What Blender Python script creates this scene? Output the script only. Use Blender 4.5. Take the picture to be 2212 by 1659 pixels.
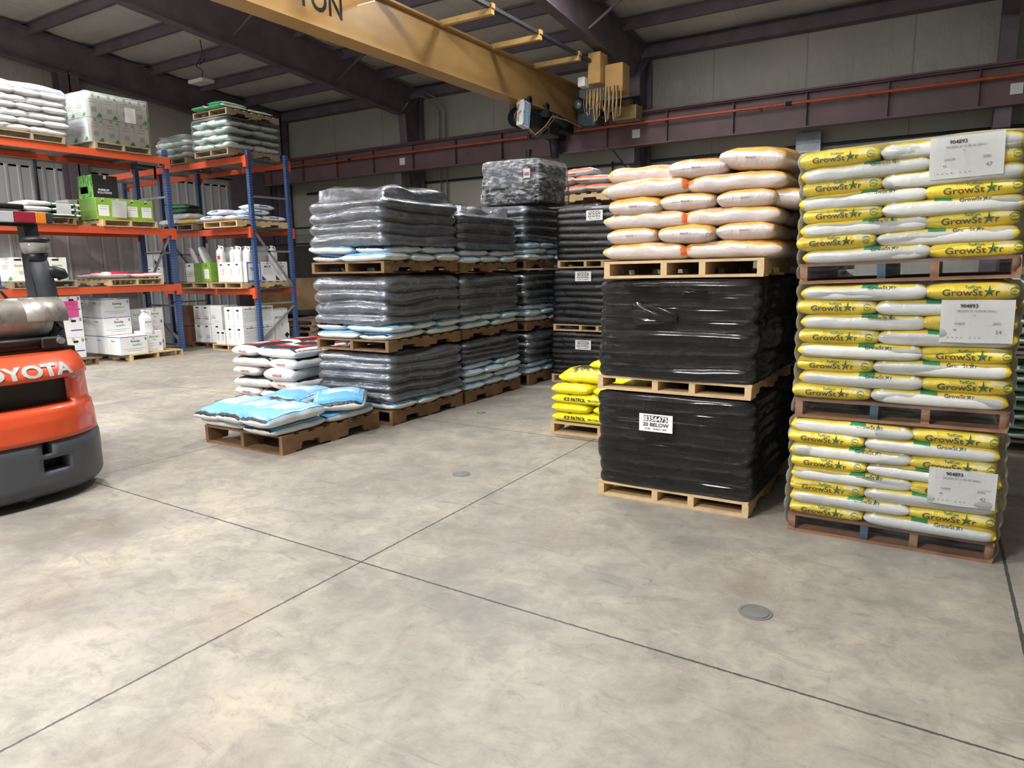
import bpy, bmesh, math, random
from mathutils import Matrix, Vector, noise
for o in list(bpy.data.objects): bpy.data.objects.remove(o)
SC = bpy.context.scene
COL = SC.collection
R_ = math.radians

# ------------------------------------------------------------ camera (three point perspective of the photo, 2212 x 1659)
CXP, CYP = 1106.0, 829.5
va, vb = (2064-CXP, 560-CYP), (-1400-CXP, 618-CYP)
FPX = math.sqrt(-(va[0]*vb[0]+va[1]*vb[1]))
ay = Vector((va[0], va[1], FPX)).normalized()
ax = -Vector((vb[0], vb[1], FPX)).normalized()
az = ax.cross(ay)
if az.y > 0: az = -az
cam = bpy.data.cameras.new('camera')
co = bpy.data.objects.new('camera', cam); COL.objects.link(co)
right = Vector((ax.x, ay.x, az.x)); down = Vector((ax.y, ay.y, az.y)); fwd = Vector((ax.z, ay.z, az.z))
rot = Matrix((right, -down, -fwd)).transposed().to_4x4()
co.matrix_world = Matrix.Translation((0, 0, 1.57)) @ rot
cam.sensor_fit = 'HORIZONTAL'; cam.sensor_width = 36.0; cam.lens = FPX/2212*36
cam.clip_start = 0.05; cam.clip_end = 200
SC.camera = co

# ------------------------------------------------------------ light
SC.view_settings.view_transform = 'Standard'
SC.view_settings.look = 'None'
SC.view_settings.gamma = 1.0
SC.view_settings.use_curve_mapping = False
SC.view_settings.exposure = 0.22
W = bpy.data.worlds.new('world'); SC.world = W; W.use_nodes = True
bg = W.node_tree.nodes['Background']
bg.inputs[0].default_value = (0.86, 0.92, 1.0, 1); bg.inputs[1].default_value = 0.55
def area(name, loc, sx, sy, power, col=(1, 0.992, 0.985), aim=None):
    l = bpy.data.lights.new(name, 'AREA'); l.shape = 'RECTANGLE'; l.size = sx; l.size_y = sy
    l.energy = power; l.color = col
    o = bpy.data.objects.new(name, l); o.location = loc; COL.objects.link(o)
    if aim: o.rotation_euler = (Vector(aim)-Vector(loc)).to_track_quat('-Z', 'Y').to_euler()
    return o
HIGHBAY = [(-11.8, 5.0, 6.7, 330), (-6.0, 11.9, 7.2, 95), (-3.6, 1.0, 6.9, 300), (-10.0, 1.0, 6.9, 240), (-3.9, -4.2, 6.4, 900),
           (-9.5, -4.2, 6.4, 560), (-14.8, -4.2, 6.4, 900), (-16.5, .5, 6.9, 200), (-5.4, 7.6, 7.1, 230)]
for i, (x, y, z, p) in enumerate(HIGHBAY):
    area('high_bay_lamp', (x, y, z-0.08), 1.2, 0.5, p)
    area('roof_fill_light', (x, y, z+0.10), 1.0, 0.4, p*.85, aim=(x, y+.001, z+5))  # upward fill light added over each lamp to brighten the roof underside

# ------------------------------------------------------------ helpers
def rnd(*a):
    return random.Random(hash(a) & 0xffffffff)
def link(o, parent=None):
    COL.objects.link(o)
    if parent is not None: o.parent = parent
    return o
def tag(o, label=None, cat=None, group=None, kind=None):
    if label: o['label'] = label
    if cat: o['category'] = cat
    if group: o['group'] = group
    if kind: o['kind'] = kind
    return o
def empty(name, loc=(0, 0, 0), rz=0, label=None, cat=None, group=None, rot=None):
    o = bpy.data.objects.new(name, None); o.location = loc
    o.rotation_euler = rot if rot else (0, 0, rz)
    o.empty_display_size = 0.1
    link(o); return tag(o, label, cat, group)
class MB:
    def __init__(s): s.bm = bmesh.new(); s.mi = 0
    def face(s, vs):
        f = s.bm.faces.new(vs); f.material_index = s.mi; return f
    def box(s, x0, x1, y0, y1, z0, z1, M=None):
        c = [(x0,y0,z0),(x1,y0,z0),(x1,y1,z0),(x0,y1,z0),(x0,y0,z1),(x1,y0,z1),(x1,y1,z1),(x0,y1,z1)]
        v = [s.bm.verts.new(M @ Vector(p) if M else p) for p in c]
        for q in ((0,3,2,1),(4,5,6,7),(0,1,5,4),(1,2,6,5),(2,3,7,6),(3,0,4,7)): s.face([v[i] for i in q])
        return s
    def bar(s, a, b, w, h, up=(0,0,1)):
        a = Vector(a); b = Vector(b); d = (b-a); L = d.length; d.normalize()
        u = Vector(up); sd = d.cross(u)
        if sd.length < 1e-4: sd = d.cross(Vector((1,0,0)))
        sd.normalize(); u = sd.cross(d)
        M = Matrix((d, sd, u)).transposed().to_4x4(); M.translation = a
        return s.box(0, L, -w/2, w/2, -h/2, h/2, M)
    def prism(s, pts, axis, a, b):
        # pts in the plane across axis, extruded a..b
        def P(p, t):
            return {'x': (t, p[0], p[1]), 'y': (p[0], t, p[1]), 'z': (p[0], p[1], t)}[axis]
        v0 = [s.bm.verts.new(P(p, a)) for p in pts]; v1 = [s.bm.verts.new(P(p, b)) for p in pts]
        s.face(v0[::-1]); s.face(v1)
        n = len(pts)
        for i in range(n): s.face([v0[i], v0[(i+1) % n], v1[(i+1) % n], v1[i]])
        return s
    def tube(s, pts, r, n=10, closed=False, caps=True):
        pts = [Vector(p) for p in pts]; rs = r if isinstance(r, (list, tuple)) else [r]*len(pts)
        rings = []; pu = None
        for i, p in enumerate(pts):
            d = (pts[min(i+1, len(pts)-1)]-pts[max(i-1, 0)]).normalized()
            if pu is None:
                pu = d.cross(Vector((0,0,1)))
                if pu.length < 1e-3: pu = d.cross(Vector((1,0,0)))
            pu = (pu - d*pu.dot(d)).normalized(); w = d.cross(pu)
            rings.append([s.bm.verts.new(p+(pu*math.cos(2*math.pi*k/n)+w*math.sin(2*math.pi*k/n))*rs[i]) for k in range(n)])
        for a, b in zip(rings, rings[1:]):
            for k in range(n): s.face([a[k], a[(k+1) % n], b[(k+1) % n], b[k]])
        if caps: s.face(rings[0][::-1]); s.face(rings[-1])
        return s
    def bevel(s, w=0.01, seg=2):
        bmesh.ops.bevel(s.bm, geom=[e for e in s.bm.edges], offset=w, segments=seg, affect='EDGES', profile=0.7)
        return s
    def mesh(s, name, mats, smooth=False):
        bmesh.ops.recalc_face_normals(s.bm, faces=s.bm.faces)
        me = bpy.data.meshes.new(name); s.bm.to_mesh(me); s.bm.free()
        for m in (mats if isinstance(mats, (list, tuple)) else [mats]): me.materials.append(m)
        if smooth:
            for p in me.polygons: p.use_smooth = True
        return me
    def build(s, name, mats, parent=None, smooth=False, loc=None):
        o = bpy.data.objects.new(name, s.mesh(name, mats, smooth))
        if loc: o.location = loc
        return link(o, parent)
def inst(name, me, parent=None, loc=(0,0,0), rot=(0,0,0), scale=None):
    o = bpy.data.objects.new(name, me); o.location = loc; o.rotation_euler = rot
    if scale: o.scale = scale
    return link(o, parent)
TRIM = [0]
def struct(mb, m, name=None, smooth=False):
    if name is None: TRIM[0] += 1; name = 'trim_%d' % TRIM[0]
    o = mb.build(name, m, None, smooth); o['kind'] = 'structure'; return o

# ------------------------------------------------------------ materials
def srgb(h):
    if isinstance(h, str):
        v = [int(h[i:i+2], 16)/255 for i in (0, 2, 4)]
        return tuple(c/12.92 if c <= .04045 else ((c+.055)/1.055)**2.4 for c in v)+(1,)
    return tuple(h)+(1,) if len(h) == 3 else h
class NT:
    def __init__(s, name):
        s.m = bpy.data.materials.new(name); s.m.use_nodes = True; s.t = s.m.node_tree
        s.b = s.t.nodes['Principled BSDF']
    def n(s, typ, **k):
        x = s.t.nodes.new(typ)
        for a, b in k.items(): setattr(x, a, b)
        return x
    def l(s, a, b): s.t.links.new(a, b)
    def coord(s, scale=(1,1,1), which='Object', loc=(0,0,0)):
        tc = s.n('ShaderNodeTexCoord'); mp = s.n('ShaderNodeMapping'); mp.inputs['Scale'].default_value = scale
        mp.inputs['Location'].default_value = loc
        s.l(tc.outputs[which], mp.inputs[0]); return mp.outputs[0]
    def noise(s, vec, scale=5, detail=4, rough=.55, dist=0):
        x = s.n('ShaderNodeTexNoise'); x.inputs['Scale'].default_value = scale; x.inputs['Detail'].default_value = detail
        x.inputs['Roughness'].default_value = rough; x.inputs['Distortion'].default_value = dist
        s.l(vec, x.inputs['Vector']); return x.outputs['Fac']
    def ramp(s, fac, stops):
        x = s.n('ShaderNodeValToRGB'); e = x.color_ramp.elements
        while len(e) < len(stops): e.new(.5)
        for i, (p, c) in enumerate(stops): e[i].position = p; e[i].color = srgb(c)
        s.l(fac, x.inputs[0]); return x.outputs[0]
    def math(s, op, a, b=None, clamp=False):
        x = s.n('ShaderNodeMath', operation=op, use_clamp=clamp)
        for i, v in enumerate((a, b)):
            if v is None: continue
            if isinstance(v, (int, float)): x.inputs[i].default_value = v
            else: s.l(v, x.inputs[i])
        return x.outputs[0]
    def mix(s, fac, a, b, mode='MIX'):
        x = s.n('ShaderNodeMix', data_type='RGBA', blend_type=mode)
        for sock, v in ((x.inputs[0], fac), (x.inputs[6], a), (x.inputs[7], b)):
            if isinstance(v, (int, float)): sock.default_value = v
            elif isinstance(v, (tuple, str)): sock.default_value = srgb(v)
            else: s.l(v, sock)
        return x.outputs[2]
    def bump(s, h, strength=.3, dist=.01):
        x = s.n('ShaderNodeBump'); x.inputs['Strength'].default_value = strength; x.inputs['Distance'].default_value = dist
        s.l(h, x.inputs['Height']); s.l(x.outputs[0], s.b.inputs['Normal'])
    def set(s, **k):
        for a, b in k.items():
            i = s.b.inputs[a.replace('_', ' ')]
            if isinstance(b, (int, float)): i.default_value = b
            elif isinstance(b, (tuple, str)): i.default_value = srgb(b)
            else: s.l(b, i)
        return s
def simple(name, col, rough=.5, metal=0, var=.12, vs=6, bump=.0, bs=30, coat=0, stretch=(1,1,1), spec=None):
    t = NT(name); v = t.coord(stretch)
    n = t.noise(v, vs, 5)
    c = srgb(col); lo = tuple(x*(1-var) for x in c[:3]); hi = tuple(min(1, x*(1+var)) for x in c[:3])
    t.set(Base_Color=t.ramp(n, [(.3, lo), (.7, hi)]), Roughness=rough, Metallic=metal, Coat_Weight=coat)
    if spec is not None: t.set(Specular_IOR_Level=spec)
    if bump: t.bump(t.noise(v, bs, 4), bump, .01)
    return t.m
def worn(name, col, chip, rough=.45, amount=.62, scale=3.5, coat=.1):
    t = NT(name); v = t.coord((1,1,2.2)); a = t.noise(v, scale, 9, .72); b = t.noise(v, 1.3, 3)
    base = t.mix(t.math('MULTIPLY', b, .35), col, tuple(x*.6 for x in srgb(col)[:3]))
    f = t.ramp(a, [(amount, (0,0,0)), (amount+.025, (1,1,1))])
    t.set(Base_Color=t.mix(f, base, chip), Roughness=rough, Coat_Weight=coat); t.bump(a, .15, .004)
    return t.m
def wood(name, a, b, c):
    t = NT(name); v = t.coord((3, 3, 3))
    w = t.noise(t.coord((14, 1.6, 22)), 2, 6, .6); n = t.noise(v, 1.5, 4)
    col = t.mix(w, a, b); col = t.mix(t.ramp(n, [(.45, (0,0,0)), (.75, (.7,.7,.7))]), col, c)
    t.set(Base_Color=col, Roughness=.8); t.bump(w, .3, .004); return t.m
M = {}
M['pine'] = wood('pine', 'cdb48c', 'b29468', 'a38a66')
M['brownwood'] = wood('brown_wood', '8f6f4e', '6e5238', '57432f')
M['greywood'] = wood('grey_wood', 'a09078', '837158', '6b5e4b')
M['redwood'] = wood('reddish_wood', '9a7457', '7b5840', '5d4331')
M['bluewood'] = simple('blue_painted_block', '3d4f60', .7)
M['orange'] = worn('orange_beam_paint', 'c9532f', 'b87058', .42, .70, 2.6)
M['blue'] = simple('blue_upright_paint', '2c4876', .4, coat=.15, var=.2)
M['galv'] = simple('galvanised_steel', 'a7adb2', .38, .7, var=.15)
M['wire'] = simple('wire_steel', '8a8f92', .45, .6)
M['steelbrown'] = simple('red_oxide_steel', '6a6068', .55, var=.2, vs=2)
M['steelrunway'] = simple('runway_steel', '6b5355', .5, var=.2, vs=2)
M['black'] = simple('black_plastic', '161719', .45)
M['darkgrey'] = simple('dark_grey_metal', '3b3e44', .5, .2, var=.2)
M['white'] = simple('white_paper', 'e2e3e2', .6, var=.03)
M['ink'] = simple('black_ink', '1d1e20', .6, var=.02)
M['cable'] = simple('grey_cable', '55585a', .5)
M['conduit'] = simple('conduit_metal', '8d8f90', .4, .6)
M['darkpipe'] = simple('dark_pipe', '34353a', .5)
# ------------------------------------------------------------ lettering: font outlines turned to mesh and laid on a surface
TXT = {}
def text_geo(s, size=1.0, bold=0.0):
    k = (s, bold)
    if k not in TXT:
        c = bpy.data.curves.new('lettering', 'FONT'); c.body = s; c.size = 1.0; c.offset = bold; c.resolution_u = 3
        c.align_x = 'CENTER'; c.align_y = 'CENTER'
        o = bpy.data.objects.new('lettering', c); COL.objects.link(o)
        dg = bpy.context.evaluated_depsgraph_get(); me = bpy.data.meshes.new_from_object(o.evaluated_get(dg))
        bpy.data.objects.remove(o); bpy.data.curves.remove(c)
        xs = [v.co.x for v in me.vertices]; ys = [v.co.y for v in me.vertices]
        cx, cy = (min(xs)+max(xs))/2, (min(ys)+max(ys))/2
        vs = [(v.co.x-cx, v.co.y-cy) for v in me.vertices]; fs = [tuple(p.vertices) for p in me.polygons]
        TXT[k] = (vs, fs, max(xs)-min(xs), max(ys)-min(ys)); bpy.data.meshes.remove(me)
    return TXT[k]
def lay(bm, s, height, fn, bold=0, width=None, sub=0, squeeze=1.0, mi=0):
    """add text centred on (0,0) in the plane, mapped by fn(a, b) -> point"""
    vs, fs, w, h = text_geo(s, 1, bold)
    k = height/h; kx = (width/w) if width else k*squeeze
    if sub:
        b2 = bmesh.new(); vv = [b2.verts.new((x*kx, y*k, 0)) for x, y in vs]
        for f in fs:
            try: b2.faces.new([vv[i] for i in f])
            except ValueError: pass
        bmesh.ops.triangulate(b2, faces=b2.faces)
        for _ in range(sub):
            ed = [e for e in b2.edges if e.calc_length() > height*.35]
            if ed: bmesh.ops.subdivide_edges(b2, edges=ed, cuts=1)
            bmesh.ops.triangulate(b2, faces=b2.faces)
        b2.verts.index_update()
        pts = [(v.co.x, v.co.y) for v in b2.verts]; fs = [tuple(v.index for v in f.verts) for f in b2.faces]; b2.free()
    else: pts = [(x*kx, y*k) for x, y in vs]
    nv = [bm.verts.new(fn(a, b)) for a, b in pts]
    for f in fs:
        try:
            ff = bm.faces.new([nv[i] for i in f]); ff.material_index = mi
        except ValueError: pass
def shape(bm, poly, fn, mi=0, seg=None):
    if seg:
        out = []
        for i, p in enumerate(poly):
            q = poly[(i+1) % len(poly)]
            for j in range(seg): out.append((p[0]+(q[0]-p[0])*j/seg, p[1]+(q[1]-p[1])*j/seg))
        poly = out
    vs = [bm.verts.new(fn(a, b)) for a, b in poly]
    f = bm.faces.new(vs); f.material_index = mi
    return f
def rect(bm, cx, cy, w, h, fn, mi=0, nx=1, ny=1):
    g = [[bm.verts.new(fn(cx-w/2+w*i/nx, cy-h/2+h*j/ny)) for j in range(ny+1)] for i in range(nx+1)]
    for i in range(nx):
        for j in range(ny):
            f = bm.faces.new([g[i][j], g[i+1][j], g[i+1][j+1], g[i][j+1]]); f.material_index = mi
def bm_obj(bm, name, mats, parent=None):
    me = bpy.data.meshes.new(name); bm.to_mesh(me); bm.free()
    for m in (mats if isinstance(mats, (list, tuple)) else [mats]): me.materials.append(m)
    return link(bpy.data.objects.new(name, me), parent)
def bm_mesh(bm, name, mats):
    me = bpy.data.meshes.new(name); bm.to_mesh(me); bm.free()
    for m in (mats if isinstance(mats, (list, tuple)) else [mats]): me.materials.append(m)
    return me
# ------------------------------------------------------------ bags
def bagmat(name, base, rects=(), rough=.35, coat=.0, wr=.35, var=.08, ws=9):
    """rects: (u0,u1,v0,v1,colour,jag) in the bag's own length / girth coordinates (v: 0 side, .25 top, .5 other side, .75 underside)"""
    t = NT(name); uv = t.n('ShaderNodeUVMap'); sp = t.n('ShaderNodeSeparateXYZ'); t.l(uv.outputs[0], sp.inputs[0])
    U, V = sp.outputs[0], sp.outputs[1]
    oc = t.coord((1,1,1)); col = srgb(base)
    n = t.noise(oc, 5, 3)
    cur = t.ramp(n, [(.3, tuple(c*(1-var) for c in col[:3])), (.7, tuple(min(1, c*(1+var)) for c in col[:3]))])
    jn = None
    for (u0, u1, v0, v1, c, jag) in rects:
        u, v = U, V
        if jag:
            cb = t.n('ShaderNodeCombineXYZ'); t.l(U, cb.inputs[0]); t.l(V, cb.inputs[1])
            j = t.math('MULTIPLY', t.math('SUBTRACT', t.noise(cb.outputs[0], 28, 4, .7), .5), jag)
            u = t.math('ADD', U, j); v = t.math('ADD', V, j)
        m = t.math('MULTIPLY', t.math('GREATER_THAN', u, u0), t.math('LESS_THAN', u, u1))
        m = t.math('MULTIPLY', m, t.math('MULTIPLY', t.math('GREATER_THAN', v, v0), t.math('LESS_THAN', v, v1)))
        cur = t.mix(m, cur, c)
    w = t.noise(t.coord((1, 2.2, 1)), ws, 5, .6, .6); w2 = t.noise(oc, 32, 3)
    t.set(Base_Color=cur, Roughness=rough, Coat_Weight=coat, Coat_Roughness=.15)
    t.bump(t.math('ADD', w, t.math('MULTIPLY', w2, .25)), wr, .02)
    return t.m
def bag_prof(u, T, p):
    return max(.004, T/2*math.sqrt(max(0, 1-abs(u)**p)))
def bag_mesh(name, L, Wd, T, mat, seed=0, p=4.0, n=2.6, wrinkle=.006, bend=0.0, nu=22, nv=26, ears=.0, tip=.86):
    rg = random.Random(seed); bm = bmesh.new(); uvl = bm.loops.layers.uv.new('UVMap'); rings = []
    off = Vector((seed*3.1, seed*1.7, seed*.9))
    for i in range(nu+1):
        s = -1+2*i/nu; u = math.sin(math.pi/2*s); h = bag_prof(u, T, p); a = Wd/2*(tip+(1-tip)*math.sqrt(max(0, 1-abs(u)**6)))
        ring = []
        for k in range(nv):
            ph = 2*math.pi*k/nv; c, q = math.cos(ph), math.sin(ph)
            y = a*math.copysign(abs(c)**(2/n), c); z = h*math.copysign(abs(q)**(2/n), q)
            pleat = 1+.10*math.sin(k*2.3+seed)*abs(u)**10
            x = u*L/2
            P = Vector((x, y*(1+.02*math.sin(5*x/L+seed)), z*pleat))
            d = noise.noise(P*9+off)*wrinkle*1.6 + noise.noise(P*24+off)*wrinkle*.6
            P += Vector((d*.3, d*.8*c, d*(1 if q > 0 else .3)))
            P.z += -bend*u*u + bend*.4
            if ears and abs(u) > .97: P.x += math.copysign(ears*(abs(c)**3), u)
            ring.append(bm.verts.new(P))
        rings.append(ring)
    for i in range(nu):
        for k in range(nv):
            f = bm.faces.new([rings[i][k], rings[i+1][k], rings[i+1][(k+1) % nv], rings[i][(k+1) % nv]]); f.smooth = True
            for lp, (ii, kk) in zip(f.loops, ((i, k), (i+1, k), (i+1, k+1), (i, k+1))):
                lp[uvl].uv = (ii/nu, kk/nv)
    for r, fl, uu in ((rings[0], 1, 0.0), (rings[-1], 0, 1.0)):
        f = bm.faces.new(r if fl else r[::-1]); f.smooth = True
        for lp in f.loops: lp[uvl].uv = (uu, .5)
    bmesh.ops.recalc_face_normals(bm, faces=bm.faces)
    me = bpy.data.meshes.new(name); bm.to_mesh(me); bm.free(); me.materials.append(mat)
    return me
def end_fn(L, Wd, T, p=4.0, n=2.6, sign=-1, off=.006, tip=.86):
    """map (a across, b up) on to the end face at u -> sign"""
    def fn(a, b):
        w = min(.96, abs(a)/(Wd/2*.95)); hh = abs(b)/max(.05, (1-w**n))**(1/n); r = min(.985, hh/(T/2))
        u = (1-r*r)**(1/p)
        return Vector((sign*(u*L/2+off), sign*a, b))
    return fn
def side_fn(L, Wd, T, p=4.0, n=2.6, sign=-1, off=.006, tilt=0):
    def fn(a, b):
        u = max(-.99, min(.99, a/(L/2))); h = bag_prof(u, T, p); r = min(.97, abs(b)/h)
        aa = Wd/2*(.86+.14*math.sqrt(1-abs(u)**6)); y = aa*(1-r**n)**(1/n)
        return Vector((a*(-sign), sign*(y+off), b+math.copysign(.002, b)))
    return fn
ORD = ['lowest', 'second', 'third', 'fourth', 'fifth', 'sixth', 'seventh', 'eighth', 'ninth']
# ------------------------------------------------------------ pallet
PAL = {}
def pallet(loc, mat='pine', rz=0, label='', group=None, ns=3, w=1.016, d=1.219, h=.12, rot=None, block=None, notch=True):
    """stringers run along local y (d), boards along local x (w); origin at bottom centre"""
    key = (mat, ns, w, d, h, notch)
    m = M[mat]
    if key not in PAL:
        sh = h-.034
        def stringer():
            pts = [(-d/2, 0), (-d/2, sh)] + [(d/2, sh), (d/2, 0)]
            if notch:
                n0, n1 = d*.14, d*.33
                nt = []
                for s in (1, -1):
                    a, b = (n1, n0)
                    if s == 1: nt += [(a, 0), (a-.015, sh*.45), (b+.015, sh*.45), (b, 0)]
                    else: nt += [(-b, 0), (-b-.015, sh*.45), (-a+.015, sh*.45), (-a, 0)]
                pts += nt
            return MB().prism(pts, 'x', -.02, .02).mesh('stringer', m)
        PAL[key] = dict(s=stringer(), b=MB().box(-w/2, w/2, -.045, .045, 0, .017).mesh('deck_board', m),
                        e=MB().box(-w/2, w/2, -.07, .07, 0, .017).mesh('deck_board', m))
    P = PAL[key]; t = empty('pallet', loc, rz, label, 'pallet', group, rot)
    xs = {3: (-w/2+.02, 0, w/2-.02), 4: (-w/2+.02, -.10*w, .14*w, w/2-.02)}[ns]
    for i, x in enumerate(xs):
        o = inst('stringer', P['s'], t, (x, 0, .017))
        if block and i == 1:
            o2 = o.data.copy(); o2.materials[0] = M[block]; o.data = o2; o['label'] = 'blue painted stringer'
    rg = random.Random(hash((round(loc[0], 2), round(loc[1], 2), round(loc[2], 2))))
    for i in range(7):
        y = -d/2+.07+(d-.14)*i/6
        inst('deck_board', P['e' if i in (0, 6) else 'b'], t, (rg.uniform(-.004, .004), y, h-.017))
    for y in (-d/2+.07, 0, d/2-.07):
        inst('bottom_board', P['e' if y else 'b'], t, (rg.uniform(-.004, .004), y, 0))
    return t
# ------------------------------------------------------------ stretch wrapped loads
def film_mat(name, col, rough=.22, metal=.0, alpha=1.0, bs=(1.2, 1.2, 26), strength=.55, coat=.6, spec=.5, var=.3, n3w=.2):
    t = NT(name); v = t.coord(bs); n1 = t.noise(v, 3.2, 7, .68, .35); n2 = t.noise(t.coord((2.2, 2.2, 5)), 2.0, 4, .6, .6)
    n3 = t.noise(t.coord((6, 6, 9)), 4, 6, .7)
    c = srgb(col)[:3]
    t.set(Base_Color=t.ramp(n2, [(.3, tuple(x*(1-var) for x in c)), (.72, tuple(min(1, x*(1+var)) for x in c))]), Metallic=metal,
          Roughness=t.math('ADD', t.math('MULTIPLY', t.ramp(n2, [(.35, (0,0,0)), (.65, (1,1,1))]), .24), rough), Coat_Weight=coat, Coat_Roughness=.12, Specular_IOR_Level=spec)
    t.bump(t.math('ADD', t.math('ADD', n1, t.math('MULTIPLY', n2, 1.3)), t.math('MULTIPLY', n3, n3w)), strength, .03)
    if alpha < 1:
        tr = t.n('ShaderNodeBsdfTransparent'); mx = t.n('ShaderNodeMixShader')
        tr.inputs[0].default_value = (.97, .98, 1, 1)
        out = [x for x in t.t.nodes if x.type == 'OUTPUT_MATERIAL'][0]
        fr = t.n('ShaderNodeFresnel'); fr.inputs[0].default_value = 1.22
        bn = [x for x in t.t.nodes if x.type == 'BUMP'][0]; t.l(bn.outputs[0], fr.inputs['Normal'])
        a = t.math('ADD', t.math('MULTIPLY', t.ramp(n1, [(.45, (0,0,0)), (.8, (1,1,1))]), alpha), fr.outputs[0], clamp=True)
        t.l(a, mx.inputs[0]); t.l(tr.outputs[0], mx.inputs[1]); t.l(t.b.outputs[0], mx.inputs[2]); t.l(mx.outputs[0], out.inputs[0])
    return t.m
def load_mesh(name, w, d, h, layers, mat, seed=0, amp=.02, rad=.09, top=.05, skew=.02, solid=True, sharp=.55, z0=0, open_top=False, taper=0):
    """wrapped stack of bags: origin at bottom centre, rounded rectangle in plan with one bulge a layer"""
    bm = bmesh.new(); off = Vector((seed*2.3, seed*5.1, seed)); rg = random.Random(seed)
    per = []                                                    # plan outline with outward normals
    def arc(cx, cy, a0):
        for j in range(5):
            a = a0+math.pi/2*j/4; per.append((cx+rad*math.cos(a), cy+rad*math.sin(a), math.cos(a), math.sin(a)))
    def edge(x0, y0, x1, y1, nx, ny, n):
        for j in range(1, n): per.append((x0+(x1-x0)*j/n, y0+(y1-y0)*j/n, nx, ny))
    a, b = w/2-rad, d/2-rad; NE = 14
    arc(a, b, 0); edge(a, d/2, -a, d/2, 0, 1, NE); arc(-a, b, math.pi/2); edge(-w/2, b, -w/2, -b, -1, 0, NE)
    arc(-a, -b, math.pi); edge(-a, -d/2, a, -d/2, 0, -1, NE); arc(a, -b, 1.5*math.pi); edge(w/2, -b, w/2, b, 1, 0, NE)
    nz = layers*7; rings = []
    lean = [(rg.uniform(-skew, skew), rg.uniform(-skew, skew)) for _ in range(layers+2)]
    for i in range(nz+1):
        t = i/nz; ring = []
        for (x, y, nx, ny) in per:
            P = Vector((x, y, t*h))
            tz = t*layers + .35*noise.noise(Vector((x*1.6, y*1.6, t*2))+off)
            tz = max(0, min(layers-1e-4, tz)); fz = tz-int(tz); li = int(tz)
            bul = abs(math.sin(math.pi*fz))**sharp
            o = amp*(bul-.6)*2 + .018*noise.noise(P*2.2+off) + .006*noise.noise(P*9+off)
            l0, l1 = lean[li], lean[li+1]; lx = l0[0]+(l1[0]-l0[0])*fz; ly = l0[1]+(l1[1]-l0[1])*fz
            k = 1-taper*t
            zt = t*h
            if i > nz-4 and top: o -= top*.5*((i-nz+4)/4)**2
            ring.append(bm.verts.new((x*k+nx*o+lx, y*k+ny*o+ly, zt+z0+(.015*noise.noise(P*2+off) if i == nz else 0))))
        rings.append(ring)
    n = len(per)
    for A, B in zip(rings, rings[1:]):
        for k in range(n): bm.faces.new([A[k], A[(k+1) % n], B[(k+1) % n], B[k]]).smooth = True
    if not open_top:
        prev = rings[-1]
        for s, zz in ((.88, .55), (.66, .85), (.4, 1.0), (.15, 1.0)):
            ring = []
            for (x, y, nx, ny) in per:
                P = Vector((x*s, y*s, 3)); q = noise.noise(P*3.1+off)
                ring.append(bm.verts.new((x*s, y*s, h+z0+top*zz+q*top*.6)))
            for k in range(n): bm.faces.new([prev[k], prev[(k+1) % n], ring[(k+1) % n], ring[k]]).smooth = True
            prev = ring
        bm.faces.new(prev)
    if solid: bm.faces.new(rings[0][::-1])
    bmesh.ops.recalc_face_normals(bm, faces=bm.faces)
    me = bpy.data.meshes.new(name); bm.to_mesh(me); bm.free(); me.materials.append(mat)
    return me
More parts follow.
